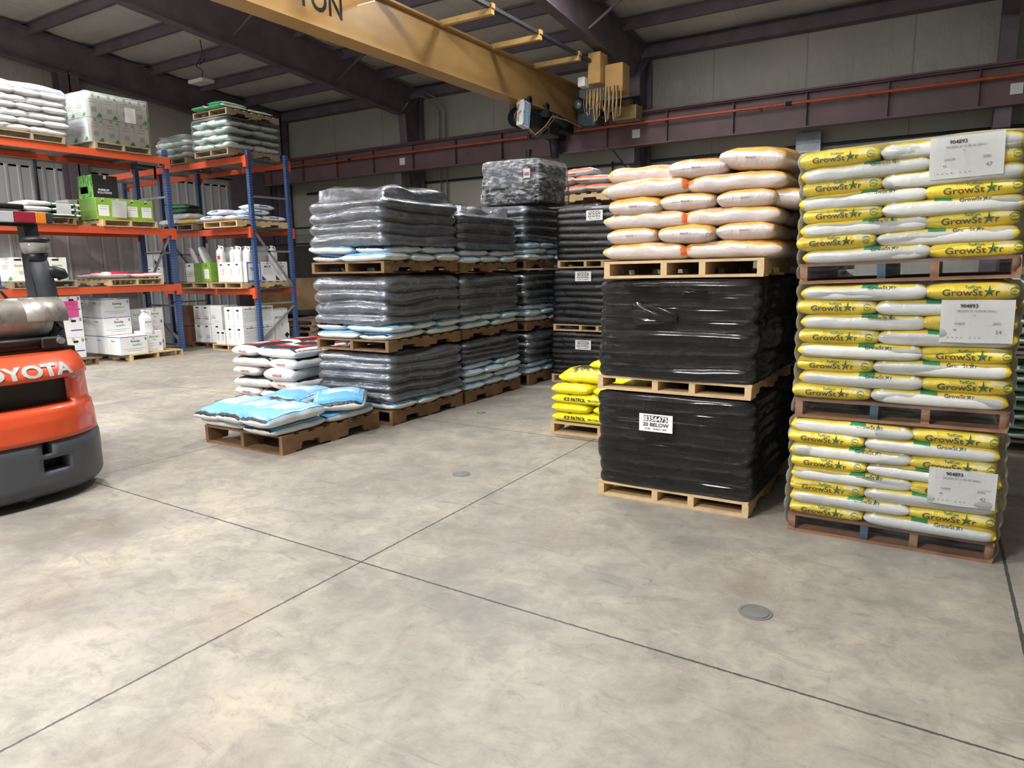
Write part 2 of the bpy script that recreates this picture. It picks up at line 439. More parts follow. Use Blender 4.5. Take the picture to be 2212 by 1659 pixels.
# ------------------------------------------------------------ cartons
CART = {}
def face_fn(face, x0, x1, y0, y1, z0, z1, e=.0015):
    """returns (fn(a,b), width, height): a from 0..w left to right seen from outside, b from bottom"""
    if face == '-y': return (lambda a, b: Vector((x0+a, y0-e, z0+b))), x1-x0, z1-z0
    if face == '+x': return (lambda a, b: Vector((x1+e, y0+a, z0+b))), y1-y0, z1-z0
    if face == '-x': return (lambda a, b: Vector((x0-e, y1-a, z0+b))), y1-y0, z1-z0
    if face == '+z': return (lambda a, b: Vector((x0+a, y0+b, z1+e))), x1-x0, y1-y0
def carton(x0, x1, y0, y1, z0, z1, mat, label, deco=(), name='carton', cat='box', group=None, rz=0, bev=.004, flap=True):
    cx, cy = (x0+x1)/2, (y0+y1)/2; w, d, h = x1-x0, y1-y0, z1-z0
    t = empty(name, (cx, cy, z0), rz, label, cat, group)
    mb = MB().box(-w/2, w/2, -d/2, d/2, 0, h)
    mb.bevel(bev, 1); mb.build('box_body', mat, t)
    if flap:
        k = MB(); k.box(-w/2+.004, w/2-.004, -.024, .024, h, h+.0015)
        k.box(-w/2-.0012, -w/2, -.024, .024, h-.06, h+.0015); k.box(w/2, w/2+.0012, -.024, .024, h-.06, h+.0015)
        k.build('sealing_tape', M['tape'], t)
    for D in deco:
        kind, face = D[0], D[1]; fn, fw, fh = face_fn(face, -w/2, w/2, -d/2, d/2, 0, h)
        bm = bmesh.new()
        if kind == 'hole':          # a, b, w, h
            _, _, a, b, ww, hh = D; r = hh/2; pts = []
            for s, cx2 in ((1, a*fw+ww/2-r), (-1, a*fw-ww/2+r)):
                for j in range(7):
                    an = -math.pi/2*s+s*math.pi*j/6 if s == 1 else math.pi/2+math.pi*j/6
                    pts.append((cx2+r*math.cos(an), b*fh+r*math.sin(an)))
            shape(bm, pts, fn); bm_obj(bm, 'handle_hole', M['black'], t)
        elif kind == 'text':        # text, a, b, height, mat, bold
            _, _, s, a, b, hh, mt = D[:7]
            lay(bm, s, hh, lambda p, q: fn(a*fw+p, b*fh+q), bold=.02, squeeze=D[7] if len(D) > 7 else 1); bm_obj(bm, 'lettering', mt, t)
        elif kind == 'vtext':
            _, _, s, a, b, hh, mt = D[:7]
            lay(bm, s, hh, lambda p, q: fn(a*fw-q, b*fh+p), bold=.02); bm_obj(bm, 'lettering', mt, t)
        elif kind == 'panel':       # a,b,w,h (fractions), mat, name
            _, _, a, b, ww, hh, mt, nm = D
            fn2, _, _ = face_fn(face, -w/2, w/2, -d/2, d/2, 0, h, .0009)
            rect(bm, a*fw, b*fh, ww*fw, hh*fh, fn2); bm_obj(bm, nm, mt, t)
        elif kind == 'poly':
            _, _, pts, mt, nm = D
            fn2, _, _ = face_fn(face, -w/2, w/2, -d/2, d/2, 0, h, .0012)
            shape(bm, [(p[0]*fw, p[1]*fh) for p in pts], fn2); bm_obj(bm, nm, mt, t)
        elif kind == 'lines':       # a, b, w, h(frac) n rows of small print
            _, _, a, b, ww, hh, nn, mt = D
            rg = random.Random(int(a*100+b*1000+nn))
            for j in range(nn):
                l = ww*fw*rg.uniform(.6, 1); yy = (b+hh/2-hh*j/max(1, nn-1))*fh
                x = a*fw-l/2
                while x < a*fw+l/2-.01:
                    q = rg.uniform(.012, .04); rect(bm, x+q/2, yy, q, .005, fn); x += q+.006
            bm_obj(bm, 'small_print', mt, t)
    return t
M['tape'] = simple('clear_tape', 'b9b4a8', .3, var=.03)
# ------------------------------------------------------------ floor
t = NT('concrete')
v = t.coord((1,1,1)); big = t.noise(v, .55, 6, .62, .4); mid = t.noise(v, 2.2, 8, .68, .5); fine = t.noise(v, 16, 6, .7); spk = t.noise(v, 60, 3, .6)
c = t.ramp(big, [(.30, '7f7a73'), (.44, '928d85'), (.58, 'a09a8f'), (.74, 'b0a898')])
c = t.mix(t.ramp(mid, [(.34, (0,0,0)), (.52, (1,1,1))]), t.mix(.38, c, '62605f'), c)
c = t.mix(t.ramp(mid, [(.55, (0,0,0)), (.75, (.55,.55,.55))]), c, 'c4b8a2')
c = t.mix(t.ramp(fine, [(.30, (.5,.5,.5)), (.46, (0,0,0))]), c, '7d7770')
c = t.mix(t.ramp(spk, [(.24, (.5,.5,.5)), (.36, (0,0,0))]), c, '68645e')
m2 = t.noise(v, 5.5, 9, .75, .7)
c = t.mix(t.ramp(m2, [(.36, (.6,.6,.6)), (.52, (0,0,0))]), c, '77736c')
c = t.mix(t.ramp(m2, [(.54, (0,0,0)), (.72, (.36,.36,.36))]), c, 'b8b2a5')
m3 = t.noise(t.coord((1,1,1), loc=(5, 9, 2)), 9, 8, .8, .4)
c = t.mix(t.ramp(m3, [(.60, (0,0,0)), (.68, (.6,.6,.6))]), c, '6a6763')
# scuffs and tyre marks
sc = t.noise(t.coord((1.2, 5.0, 1), loc=(3, 1, 0)), 1.6, 9, .75, 1.4)
c = t.mix(t.ramp(sc, [(.56, (0,0,0)), (.70, (.55,.55,.55))]), c, '57565a')
sc2 = t.noise(t.coord((4.2, 1.1, 1), loc=(7, 2, 0)), 2.0, 9, .75, 1.2)
c = t.mix(t.ramp(sc2, [(.59, (0,0,0)), (.72, (.5,.5,.5))]), c, '605a54')
br = t.noise(v, .9, 5, .6, .8)
c = t.mix(t.ramp(br, [(.54, (0,0,0)), (.74, (.42,.42,.42))]), c, '7a6656')
c = t.mix(.16, c, '5a5852')
# saw cut joints
sp = t.n('ShaderNodeSeparateXYZ'); t.l(v, sp.inputs[0]); X, Y = sp.outputs[0], sp.outputs[1]
wob = t.math('MULTIPLY', t.math('SUBTRACT', t.noise(v, 30, 3, .7), .5), .014)
def joint(a, ka, b, c0, w):
    d = t.math('ABSOLUTE', t.math('ADD', t.math('SUBTRACT', a, c0), t.math('ADD', t.math('MULTIPLY', b, ka), wob)))
    return t.math('LESS_THAN', d, w)
J = None
for a, ka, b, c0, w in ((X, .02, Y, -2.58, .006), (X, .02, Y, .42, .008), (X, .01, Y, -5.59, .006), (X, .01, Y, -8.6, .006), (X, 0, Y, -11.6, .006),
                        (Y, .033, X, 2.57, .006), (Y, .018, X, 5.63, .006), (Y, .018, X, 8.7, .006), (Y, .02, X, -.45, .006)):
    j = joint(a, ka, b, c0, w); J = j if J is None else t.math('MAXIMUM', J, j)
c = t.mix(t.math('MULTIPLY', J, .85), c, '2c2b2b')
t.set(Base_Color=c, Roughness=t.math('ADD', t.math('MULTIPLY', big, .28), .34), Specular_IOR_Level=.35)
t.bump(t.math('SUBTRACT', t.math('ADD', fine, mid), t.math('MULTIPLY', J, 3)), .12, .006)
M['concrete'] = t.m
struct(MB().box(-21, 9.2, -12, 18.6, -.2, 0), M['concrete'], 'floor')

# ------------------------------------------------------------ insulation faced walls, roof
def insul(name, base, axis, pitch, seam='6d6a66'):
    t = NT(name); v = t.coord((1,1,1)); sp = t.n('ShaderNodeSeparateXYZ'); t.l(v, sp.inputs[0])
    a = sp.outputs[0 if axis == 'x' else 1]
    s = t.math('LESS_THAN', t.math('ABSOLUTE', t.math('SUBTRACT', t.math('FRACT', t.math('DIVIDE', a, pitch)), .5)), .006)
    n = t.noise(v, .7, 5); w = t.noise(t.coord((1.5, 1.5, .5)), 3, 6, .6, .6)
    k = srgb(base)[:3]
    c = t.ramp(n, [(.3, tuple(x*.84 for x in k)), (.7, k)])
    t.set(Base_Color=t.mix(t.math('MULTIPLY', s, .5), c, seam), Roughness=.45)
    t.bump(t.math('SUBTRACT', w, t.math('MULTIPLY', s, .6)), .5, .05); return t.m
M['insul_wall'] = insul('wall_insulation', 'b3b1a6', 'x', 2.15)
M['insul_left'] = insul('side_wall_insulation', 'b5b3ac', 'y', 1.9)
M['insul_roof'] = insul('roof_insulation', 'dedad2', 'x', 1.85, 'b0aaa2')
YB = 18.3
def roofz(y): return 6.95+.1*(YB-y)
bm = bmesh.new(); nx, k = 60, 0
ys = []
y = YB+.1
PUR = [YB-.15-1.62*i for i in range(17)]
for a, b in zip(PUR, PUR[1:]): ys += [a+(b-a)*q/6 for q in range(6)]
ys.append(PUR[-1]); ys = [YB+.3]+ys
g = []
for i in range(nx+1):
    x = -21+30*i/nx; col = []
    for y in ys:
        ph = ((YB-.15-y)/1.62) % 1.0
        sag = .10*math.sin(math.pi*ph)+.05*noise.noise(Vector((x*.5, y*.9, 3)))+.02*noise.noise(Vector((x*2, y*2, 1)))
        col.append(bm.verts.new((x, y, roofz(y)+.16-sag)))
    g.append(col)
for i in range(nx):
    for j in range(len(ys)-1): bm.faces.new([g[i][j], g[i][j+1], g[i+1][j+1], g[i+1][j]]).smooth = True
top = [bm.verts.new(p) for p in ((-21, YB+.3, 7.5), (9, YB+.3, 7.5), (9, -8, 10.2), (-21, -8, 10.2))]
bm.faces.new(top)
bm_obj(bm, 'ceiling', M['insul_roof'])['kind'] = 'structure'
struct(MB().box(-21.2, 9, YB, YB+.2, 0, 7.3), M['insul_wall'], 'wall_back')
struct(MB().box(9, 9.2, -12, 18.5, 0, 8.6), M['insul_wall'], 'wall_right')
struct(MB().prism([(-12, 4.35), (YB, 4.35), (YB, 7.1), (-8, 9.7), (-12, 9.7)], 'x', -21.2, -20.95), M['insul_left'], 'wall_left')
t = NT('liner_panel'); v = t.coord((1,1,1)); n = t.noise(v, .8, 5); n2 = t.noise(t.coord((1, 3, .3)), 3, 5)
sp = t.n('ShaderNodeSeparateXYZ'); t.l(v, sp.inputs[0]); ln = t.math('LESS_THAN', t.math('FRACT', t.math('DIVIDE', sp.outputs[1], .3)), .07)
t.set(Base_Color=t.mix(t.math('MULTIPLY', ln, .5), t.mix(t.ramp(n2, [(.45, (0,0,0)), (.8, (.5,.5,.5))]), t.ramp(n, [(.3, 'b9bbbe'), (.7, 'd0d2d4')]), '9a9b9d'), '77787b'), Roughness=.5, Metallic=0)
M['liner'] = t.m
pts = []; y = -12.0
while y < YB:
    pts += [(-20.95, y), (-20.95, y+.22), (-20.938, y+.24), (-20.938, y+.28), (-20.95, y+.33)]; y += .30
pts += [(-20.95, YB), (-21.1, YB), (-21.1, -12)]
struct(MB().prism(pts, 'z', 0, 4.4), M['liner'], 'wall_left_liner')
# ------------------------------------------------------------ frame: rafters, columns, purlins, girts
def ibeam_y(x, pts_top, pts_bot, fw=.25, tw=.03):
    """tapered I member in the yz plane: lists of (y,z)"""
    mb = MB()
    mb.prism(pts_top+pts_bot[::-1], 'x', x-tw/2, x+tw/2)
    for L, s in ((pts_top, -1), (pts_bot, 1)):
        for a, b in zip(L, L[1:]): mb.bar((x, a[0], a[1]+s*.01), (x, b[0], b[1]+s*.01), fw, .025)
    return mb
for x in (-14.5, -7.06, .57):
    tp = [(-8, roofz(-8)-.02), (18.0, roofz(18.0)-.02)]; bt = [(-8, roofz(-8)-.75), (9, 6.86), (17.2, 6.12)]
    struct(ibeam_y(x, tp, bt), M['steelbrown'])
    mb = MB(); yf0, yf1 = 17.75, 17.35
    mb.prism([(18.15, 0), (yf0, 0), (yf1, 6.15), (18.15, 6.9)], 'x', x-.015, x+.015)
    mb.bar((x, yf0, 0), (x, yf1, 6.15), .28, .03, (0, 1, 0)); mb.bar((x, 18.15, 0), (x, 18.15, 6.9), .28, .03, (0, 1, 0))
    mb.bar((x, yf1, 6.12), (x, 18.15, 6.8), .28, .03)
    mb.box(x-.14, x+.14, 17.05, 17.5, 4.05, 4.5)              # crane bracket
    struct(mb, M['steelbrown'])
# end wall rafter and columns
struct(ibeam_y(-20.6, [(-8, roofz(-8)-.02), (18.1, roofz(18.1)-.02)], [(-8, roofz(-8)-.9), (18.1, 6.12)], .3), M['steelbrown'])
for y, w in ((10.85, .5), (17.9, .55), (3.2, .5)):
    mb = MB(); mb.box(-20.85, -20.82, y-w/2, y+w/2, 0, 6.9); mb.box(-20.5, -20.47, y-w/2, y+w/2, 0, 6.9); mb.box(-20.85, -20.47, y-.02, y+.02, 0, 6.9)
    struct(mb, M['steelbrown'])
for y in PUR[:14]:
    mb = MB(); z = roofz(y); mb.box(-20.9, 8.5, y-.01, y+.01, z-.12, z+.12); mb.box(-20.9, 8.5, y, y+.08, z-.135, z-.12); mb.box(-20.9, 8.5, y-.08, y, z+.105, z+.12)
    struct(mb, M['steelbrown'])
# eave strut along the back wall, diagonal flange braces
struct(MB().box(-20.9, 8.5, 17.98, 18.28, 6.72, 6.98), M['steelbrown'])
for x in (-14.5, -7.06, .57):
    mb = MB()
    for y in (PUR[2], PUR[4], PUR[6]):
        for s in (-1, 1): mb.bar((x+s*.02, y-.2, roofz(y)-.72), (x+s*.85, y, roofz(y)-.1), .05, .05)
    struct(mb, M['steelbrown'])
# door in the corner of the left wall
mb = MB().box(-20.88, -20.80, 15.9, 17.55, 0, 4.95); d = mb.build('door_1', M['steelbrown']); d['kind'] = 'structure'
# runway beam with rail
mb = MB(); mb.box(-20.4, 8.5, 17.0, 17.03, 4.45, 5.16); mb.box(-20.4, 8.5, 16.87, 17.16, 4.42, 4.45); mb.box(-20.4, 8.5, 16.87, 17.16, 5.14, 5.17)
mb.box(-20.4, 8.5, 16.98, 17.05, 5.17, 5.24)
x = -20
while x < 8: mb.box(x-.006, x+.006, 16.9, 17.13, 4.45, 5.14); x += 1.55
mb.box(-20.4, 8.5, 16.80, 17.0, 5.165, 5.18)
struct(mb, M['steelrunway'])
# ------------------------------------------------------------ services on the back wall
M['barorange'] = simple('orange_conductor_cover', 'd2603c', .35, coat=.3, var=.15)
t = empty('conductor_bar', (0, 0, 0), 0, 'orange insulated conductor bar clipped along the brown crane runway beam', 'conductor bar')
MB().tube([(-20.3, 16.80, 4.93), (8.4, 16.80, 4.93)], .03, 8).build('bar', M['barorange'], t, True)
for i in range(13):
    x = -19+2.15*i; MB().bar((x, 16.80, 4.93), (x, 17.0, 4.99), .04, .04).build('clip', M['galv'], t)
    if i % 3 == 1: MB().tube([(x+.6, 16.8, 4.93), (x+.72, 16.8, 4.93)], .045, 8).build('joint_cover', M['black'], t)
def pipe(name, pts, r, m, label, cat='conduit'):
    return tag(MB().tube(pts, r, 8).build(name, m, None, True), label, cat)
pipe('wall_pipe', [(-19.7, 18.22, 4.22), (8.3, 18.22, 4.22)], .035, M['darkpipe'], 'long dark horizontal pipe fixed on the back wall below the runway beam', 'pipe')
pipe('conduit', [(-14.2, 17.6, 6.75), (-13.9, 17.9, 6.6), (-13.75, 18.2, 6.3), (-13.75, 18.2, 2.2)], .022, M['conduit'], 'thin metal conduit bending down from roof to back wall, nearer brown column')
pipe('conduit', [(-14.0, 17.6, 6.8), (-13.6, 17.9, 6.6), (-13.52, 18.2, 6.3), (-13.52, 18.2, 2.2)], .022, M['conduit'], 'thin metal conduit bending down from roof to back wall, farther from brown column')
pipe('conduit', [(-12.0, 18.2, 4.2), (-12.0, 18.2, 2.0)], .022, M['conduit'], 'short vertical conduit on the back wall behind the dark wrapped loads')
pipe('conduit', [(-8.0, 18.2, 4.3), (-8.0, 18.2, 2.0)], .025, M['darkpipe'], 'dark vertical conduit on back wall left of the orange bag load')
pipe('drop_cable', [(-7.9, 17.0, 5.9), (-7.7, 17.2, 4.6), (-7.0, 17.6, 3.6), (-6.4, 17.9, 2.6)], .02, M['darkpipe'], 'dark cable dropping diagonally from the crane end past the back wall', 'cable')
pipe('conduit', [(-3.05, 18.2, 4.2), (-3.05, 18.2, 2.0)], .035, M['darkpipe'], 'dark vertical conduit below the grey junction box on the back wall')
tag(MB().box(-3.35, -2.8, 18.05, 18.3, 4.05, 4.5).bevel(.01, 1).build('junction_box', M['galv']), 'grey junction box on the back wall pipe above the wrapped yellow bags', 'junction box')
for x, l in ((-14.25, 'small white number plate on runway beam at the left brown column'), (-6.85, 'small white number plate on runway beam at the middle brown column'), (.75, 'small pale number plate on runway beam at the right brown column')):
    tag(MB().box(x-.1, x+.1, 16.975, 16.995, 4.62, 4.82).build('number_plate', M['white']), l, 'sign')
for z, l in ((4.72, 'upper'), (4.60, 'lower')):
    pipe('conduit', [(-20.82, 8.9, z), (-20.82, 16, z)], .03, M['darkpipe'], '%s of two black pipes running along the corrugated left wall' % l, 'pipe')
pipe('conduit', [(-20.8, 10.1, 4.72), (-20.8, 9.9, 4.72), (-20.8, 9.9, 3.4)], .04, M['darkpipe'], 'black pipe turning down the corrugated wall above the left rack')
pipe('conduit', [(-20.8, 16.6, 5.3), (-20.8, 16.6, 3.2)], .025, M['conduit'], 'thin vertical pipe at the far end of the corrugated left wall')
# railing and dark block and bench in the far corner
t = empty('guard_railing', (-19, 17.2, 0), 0, 'grey pipe railing against the back wall left of the wrapped loads', 'railing')
for z in (2.45, 2.98): MB().tube([(-2, 0, z), (2.2, 0, z)], .03, 8).build('rail', M['darkgrey'], t)
for x in (-1.9, -.4, 1.2): MB().tube([(x, 0, 0), (x, 0, 2.98)], .03, 8).build('post', M['darkgrey'], t)
t = empty('dark_wall_block', (-18.7, 16.6, 0), 0, 'tall dark brown block added for the dark lower wall, far left corner', 'cabinet')  # added block, stands in for the dark lower part of the wall
MB().box(-2.0, 2.3, -.35, .35, 0, 2.35).bevel(.02, 1).build('block_body', simple('dark_wall_brown', '3a3431', .6), t)
MB().box(-.02, .02, -.37, -.34, .1, 2.25).build('black_strip', M['black'], t)
t = NT('osb'); n = t.noise(t.coord((18, 18, 18)), 2, 3, .6, 1.5)
t.set(Base_Color=t.ramp(n, [(.35, '6b4a2c'), (.5, '8f6a42'), (.65, 'a9855a')]), Roughness=.85); M['osb'] = t.m
tt = empty('strand_board_crate', (-14.45, 12.6, 0), 0, 'brown strand board crate behind the end of the blue and orange rack', 'crate')
MB().box(-.7, .75, -.5, .5, .62, 1.35).build('panel', M['osb'], tt)
for x in (-.72, .72): MB().box(x-.03, x+.05, -.54, .54, .6, 1.38).build('batten', M['pine'], tt)
tt2 = empty('steel_bench', (-14.3, 12.6, 0), 0, 'dark steel bench carrying the strand board crate', 'bench')
MB().box(-1.2, 1.2, -.6, .6, .52, .60).build('bench_top', M['darkgrey'], tt2)
for x in (-1.1, 1.1):
    for y in (-.5, .5): MB().box(x-.04, x+.04, y-.04, y+.04, 0, .52).build('leg', M['darkgrey'], tt2)
MB().box(-1.0, 1.0, -.45, .45, .08, .4).build('drawer_block', M['black'], tt2)

# ------------------------------------------------------------ overhead crane
M['yellow'] = simple('crane_yellow', 'b59058', .4, coat=.3, var=.12, vs=1.2)
M['yellowd'] = simple('crane_bracket_yellow', 'bf9a5c', .45, var=.1)
CR = empty('overhead_crane', (-8.45, 16.9, 5.13), 0, 'yellow overhead bridge crane girder with black stencilled load rating', 'crane')
def cb(mb, name, m, par=CR, smooth=False):
    o = mb.build(name, m, par, smooth); o.matrix_parent_inverse = Matrix.Translation((8.45, -16.9, -5.13)); return o
cb(MB().box(-8.60, -8.32, -7, 16.85, 5.15, 5.92), 'bridge_girder', M['yellow'])
cb(MB().box(-8.66, -8.27, -7, 16.9, 5.12, 5.15), 'bottom_flange', M['yellow'])
cb(MB().box(-8.68, -8.22, -7, 16.9, 5.92, 5.955), 'top_flange', M['yellow'])
bm = bmesh.new()
lay(bm, '5 TON', .36, lambda a, b: Vector((-8.317, 8.02+a, 5.53+b)), bold=.015, width=1.22)
bm_obj(bm, 'lettering', M['ink'], CR).matrix_parent_inverse = Matrix.Translation((8.45, -16.9, -5.13))
cb(MB().box(-8.319, -8.312, 5.9, 6.75, 5.3, 5.8), 'white_plate', M['white'])
for i, y in enumerate((6.0, 7.7, 9.4, 11.1, 12.8, 14.5)):
    mb = MB(); mb.box(-8.27, -7.15, y-.05, y+.05, 5.90, 6.0); mb.box(-7.2, -7.13, y-.05, y+.05, 6.0, 6.08)
    cb(mb, 'bracket', M['yellowd'])
cb(MB().box(-7.24, -7.16, -5, 15.6, 6.0, 6.06), 'festoon_track', M['darkgrey'])
cb(MB().box(-9.9, -6.7, 16.82, 17.2, 5.24, 5.56).bevel(.02, 1), 'end_truck', M['black'])
for x in (-9.6, -7.0):
    cb(MB().tube([(x, 16.93, 5.33), (x, 17.1, 5.33)], .12, 16), 'wheel', M['darkgrey'])
cb(MB().tube([(-8.05, 16.25, 5.42), (-8.05, 16.75, 5.42)], .16, 16), 'drive_motor', M['darkgrey'], smooth=True)
cb(MB().tube([(-8.05, 16.17, 5.42), (-8.05, 16.25, 5.42)], .11, 16), 'motor_cover', M['galv'], smooth=True)
cb(MB().box(-8.2, -7.7, 16.5, 17.0, 4.95, 5.6).bevel(.05, 2), 'gear_housing', simple('bluegrey_housing', '5a6a74', .5))
cb(MB().box(-7.25, -6.95, 15.1, 15.5, 5.55, 6.2).bevel(.01, 1), 'control_cabinet', M['yellowd'])
cb(MB().box(-6.93, -6.5, 15.3, 15.7, 5.35, 5.95).bevel(.01, 1), 'control_cabinet', M['yellow'])
cb(MB().box(-7.45, -7.28, 15.0, 15.25, 5.5, 5.7).bevel(.01, 1), 'switch_box', M['white'])
cb(MB().box(-7.1, -6.5, 16.1, 16.5, 4.9, 5.22).bevel(.04, 2), 'gear_motor', simple('ochre_motor', '8d7a4c', .5, var=.25))
cb(MB().tube([(-6.8, 16.3, 5.22), (-6.8, 16.3, 5.36)], .12, 12), 'motor_cap', simple('ochre_cap', '7d6c46', .5))
rg = random.Random(4)
for i in range(14):
    x = -7.35+.06*i; l = rg.uniform(.4, .8); y = 15.2+rg.uniform(-.05, .05)
    cb(MB().tube([(x, y, 5.45), (x-.03, y, 5.45-l*.6), (x+.0, y, 5.45-l), (x+.05, y, 5.45-l*.95), (x+.07, y, 5.45-l*.4), (x+.07, y, 5.45)], .012, 6), 'festoon_cable', M['yellowd'] if i % 3 else M['cable'], smooth=True)
HO = empty('hoist', (-8.45, 14.5, 4.6), 0, 'black electric hoist with pale blue control box under the yellow crane girder', 'hoist')
def hb(mb, name, m, smooth=False):
    o = mb.build(name, m, HO, smooth); o.matrix_parent_inverse = Matrix.Translation((8.45, -15.2, -4.6)); return o
hb(MB().tube([(-8.5, 14.75, 4.83), (-8.5, 15.9, 4.83)], .21, 20), 'drum', M['black'], True)
hb(MB().box(-8.75, -8.25, 15.85, 16.35, 4.6, 5.08).bevel(.04, 2), 'gearbox', M['black'])
hb(MB().tube([(-8.3, 16.0, 5.0), (-8.3, 16.7, 4.98)], .1, 14), 'motor', M['darkgrey'], True)
for y in (14.9, 15.7): hb(MB().box(-8.72, -8.2, y-.05, y+.05, 4.95, 5.22), 'trolley_frame', M['darkgrey'])
for y in (14.9, 15.7):
    hb(MB().tube([(-8.25, y, 5.2), (-8.2, y, 5.2)], .07, 12), 'trolley_wheel', M['darkgrey'])
M['hoistblue'] = simple('pale_blue_cover', '86b4d8', .4)
Mx = Matrix.Translation((-8.2, 14.62, 4.83)) @ Matrix.Rotation(R_(-9), 4, 'X')
cbx = MB(); cbx.box(-.1, .06, -.15, .15, -.27, .27, Mx); hb(cbx.bevel(.015, 2), 'control_box', M['white'])
cbx = MB(); cbx.box(.055, .066, -.12, .12, -.24, .24, Mx); hb(cbx, 'cover_plate', M['hoistblue'])
bm = bmesh.new(); lay(bm, 'SHAW-BOX', .085, lambda a, b: Mx @ Vector((.069, -b, a)), bold=.02, width=.42)
o = bm_obj(bm, 'lettering', M['white'], HO); o.matrix_parent_inverse = Matrix.Translation((8.45, -15.2, -4.6))
for dy in (-.135, .135):
    for dz in (-.25, 0, .25):
        k = MB(); k.box(.06, .07, dy-.01, dy+.01, dz-.01, dz+.01, Mx); hb(k, 'screw', M['black'])
for pts, m in (([(-8.2, 14.7, 4.6), (-8.15, 15.0, 4.45), (-8.1, 15.4, 4.7), (-8.1, 15.7, 4.95), (-8.1, 16.4, 4.98), (-7.9, 16.8, 4.85)], 'yellowd'),
               ([(-8.2, 14.7, 4.55), (-8.15, 15.05, 4.40), (-8.1, 15.5, 4.7), (-8.1, 16.0, 5.05), (-7.7, 16.7, 4.8)], 'cable'),
               ([(-8.2, 14.5, 4.9), (-8.2, 14.35, 4.8), (-8.2, 14.35, 4.65)], 'yellowd'), ([(-8.2, 14.45, 5.1), (-8.2, 14.3, 5.0), (-8.2, 14.33, 4.9), (-8.2, 14.4, 5.0)], 'yellowd'),
               ([(-8.2, 14.35, 4.9), (-8.2, 14.2, 4.75), (-8.2, 14.25, 4.6)], 'cable')):
    hb(MB().tube(pts, .014, 6), 'power_cable', M[m], True)
hb(MB().tube([(-8.5, 15.3, 4.65), (-8.5, 15.3, 4.15)], .012, 6), 'lifting_rope', M['darkgrey'])
hb(MB().tube([(-8.5, 15.3, 4.2), (-8.5, 15.3, 4.05)], [.08, .05], 10), 'hook_block', M['black'])
cb(MB().box(-9.15, -8.75, 16.55, 16.95, 4.75, 5.2).bevel(.04, 2), 'drive_unit', M['black'])
cb(MB().tube([(-8.95, 16.7, 4.78), (-8.95, 16.7, 4.3)], [.15, .10], 14), 'drive_cone', M['darkgrey'], smooth=True)
cb(MB().box(-8.6, -8.35, 15.9, 16.6, 4.8, 5.1).bevel(.03, 2), 'brake_box', M['black'])
# unlit ceiling lamp with its cord
CL = empty('ceiling_lamp', (-17.0, 12.35, 6.45), 0, 'unlit rectangular lamp hanging below the roof in the left bay', 'lamp')
MB().box(-.3, .3, -.18, .18, -.05, .03).bevel(.01, 1).build('lamp_housing', M['white'], CL)
MB().box(-.27, .27, -.15, .15, -.06, -.05).build('diffuser', simple('diffuser', 'd7d9da', .2), CL)
MB().tube([(0, 0, .03), (.05, .05, .25), (-.15, .0, .4), (-.1, .1, .6), (.1, .1, .55), (.0, 0, .4), (.15, 0, .7), (.1, 0, 1.0)], .012, 6).build('cord', M['darkpipe'], CL, True)
HBL = [' above the aisle beside the left rack', ' beyond the yellow crane girder', ' above the aisle before the stacks', ' above the forklift', ' behind the viewer', ' behind the forklift', ' far behind the left rack', ' near the left rack end', ' above the dark wrapped stacks']
LX = [(p[0], p[1], p[2]) for p in HIGHBAY]
t = NT('lamp_glow'); t.set(Base_Color='ffffff'); t.b.inputs['Emission Color'].default_value = (1, .97, .93, 1); t.b.inputs['Emission Strength'].default_value = 6; M['glow'] = t.m
for i, (x, y, z) in enumerate(LX):
    e = empty('high_bay_light', (x, y, z), 0, 'lit rectangular high bay lamp hung from the roof'+HBL[i], 'lamp', 'high bay lamps')
    MB().box(-.62, .62, -.27, .27, -.03, .06).bevel(.01, 1).build('lamp_housing', M['white'], e)
    MB().box(-.58, .58, -.23, .23, -.034, -.03).build('diffuser', M['glow'], e)
    for s in (-.5, .5): MB().tube([(s, 0, .06), (s, 0, roofz(y)+.05-z)], .006, 6).build('hanger', M['darkpipe'], e)
# drain covers in the floor
M['rimgrey'] = simple('rim_grey', '6f6e6c', .55, .2)
for x, y, r, l in ((-.66, 3.13, .075, 'round metal floor drain cover in front of the wrapped yellow bags'), (-3.12, 4.27, .07, 'round metal floor drain cover between blue bags and black wrapped stack'),
                   (-4.29, 6.27, .05, 'small dark floor cover beside the brown pallets of the wrapped loads'), (-7.58, 5.42, .08, 'round floor cover left of the red and black bag pile')):
    e = empty('drain_cover', (x, y, 0), 0, l, 'drain cover')
    MB().tube([(0, 0, 0), (0, 0, .004)], r*.78, 32).build('lid', simple('worn_lid', '8c8c8a', .4, .5), e)
    bm = bmesh.new(); bmesh.ops.create_circle(bm, segments=40, radius=r); bmesh.ops.create_circle(bm, segments=40, radius=r*.82)
    bm.verts.ensure_lookup_table(); n = 40
    for k in range(n): bm.faces.new([bm.verts[k], bm.verts[(k+1) % n], bm.verts[n+(k+1) % n], bm.verts[n+k]])
    ex = bmesh.ops.extrude_face_region(bm, geom=bm.faces[:]); bmesh.ops.translate(bm, vec=(0, 0, .003), verts=[q for q in ex['geom'] if isinstance(q, bmesh.types.BMVert)])
    bm_obj(bm, 'rim', M['rimgrey'], e)
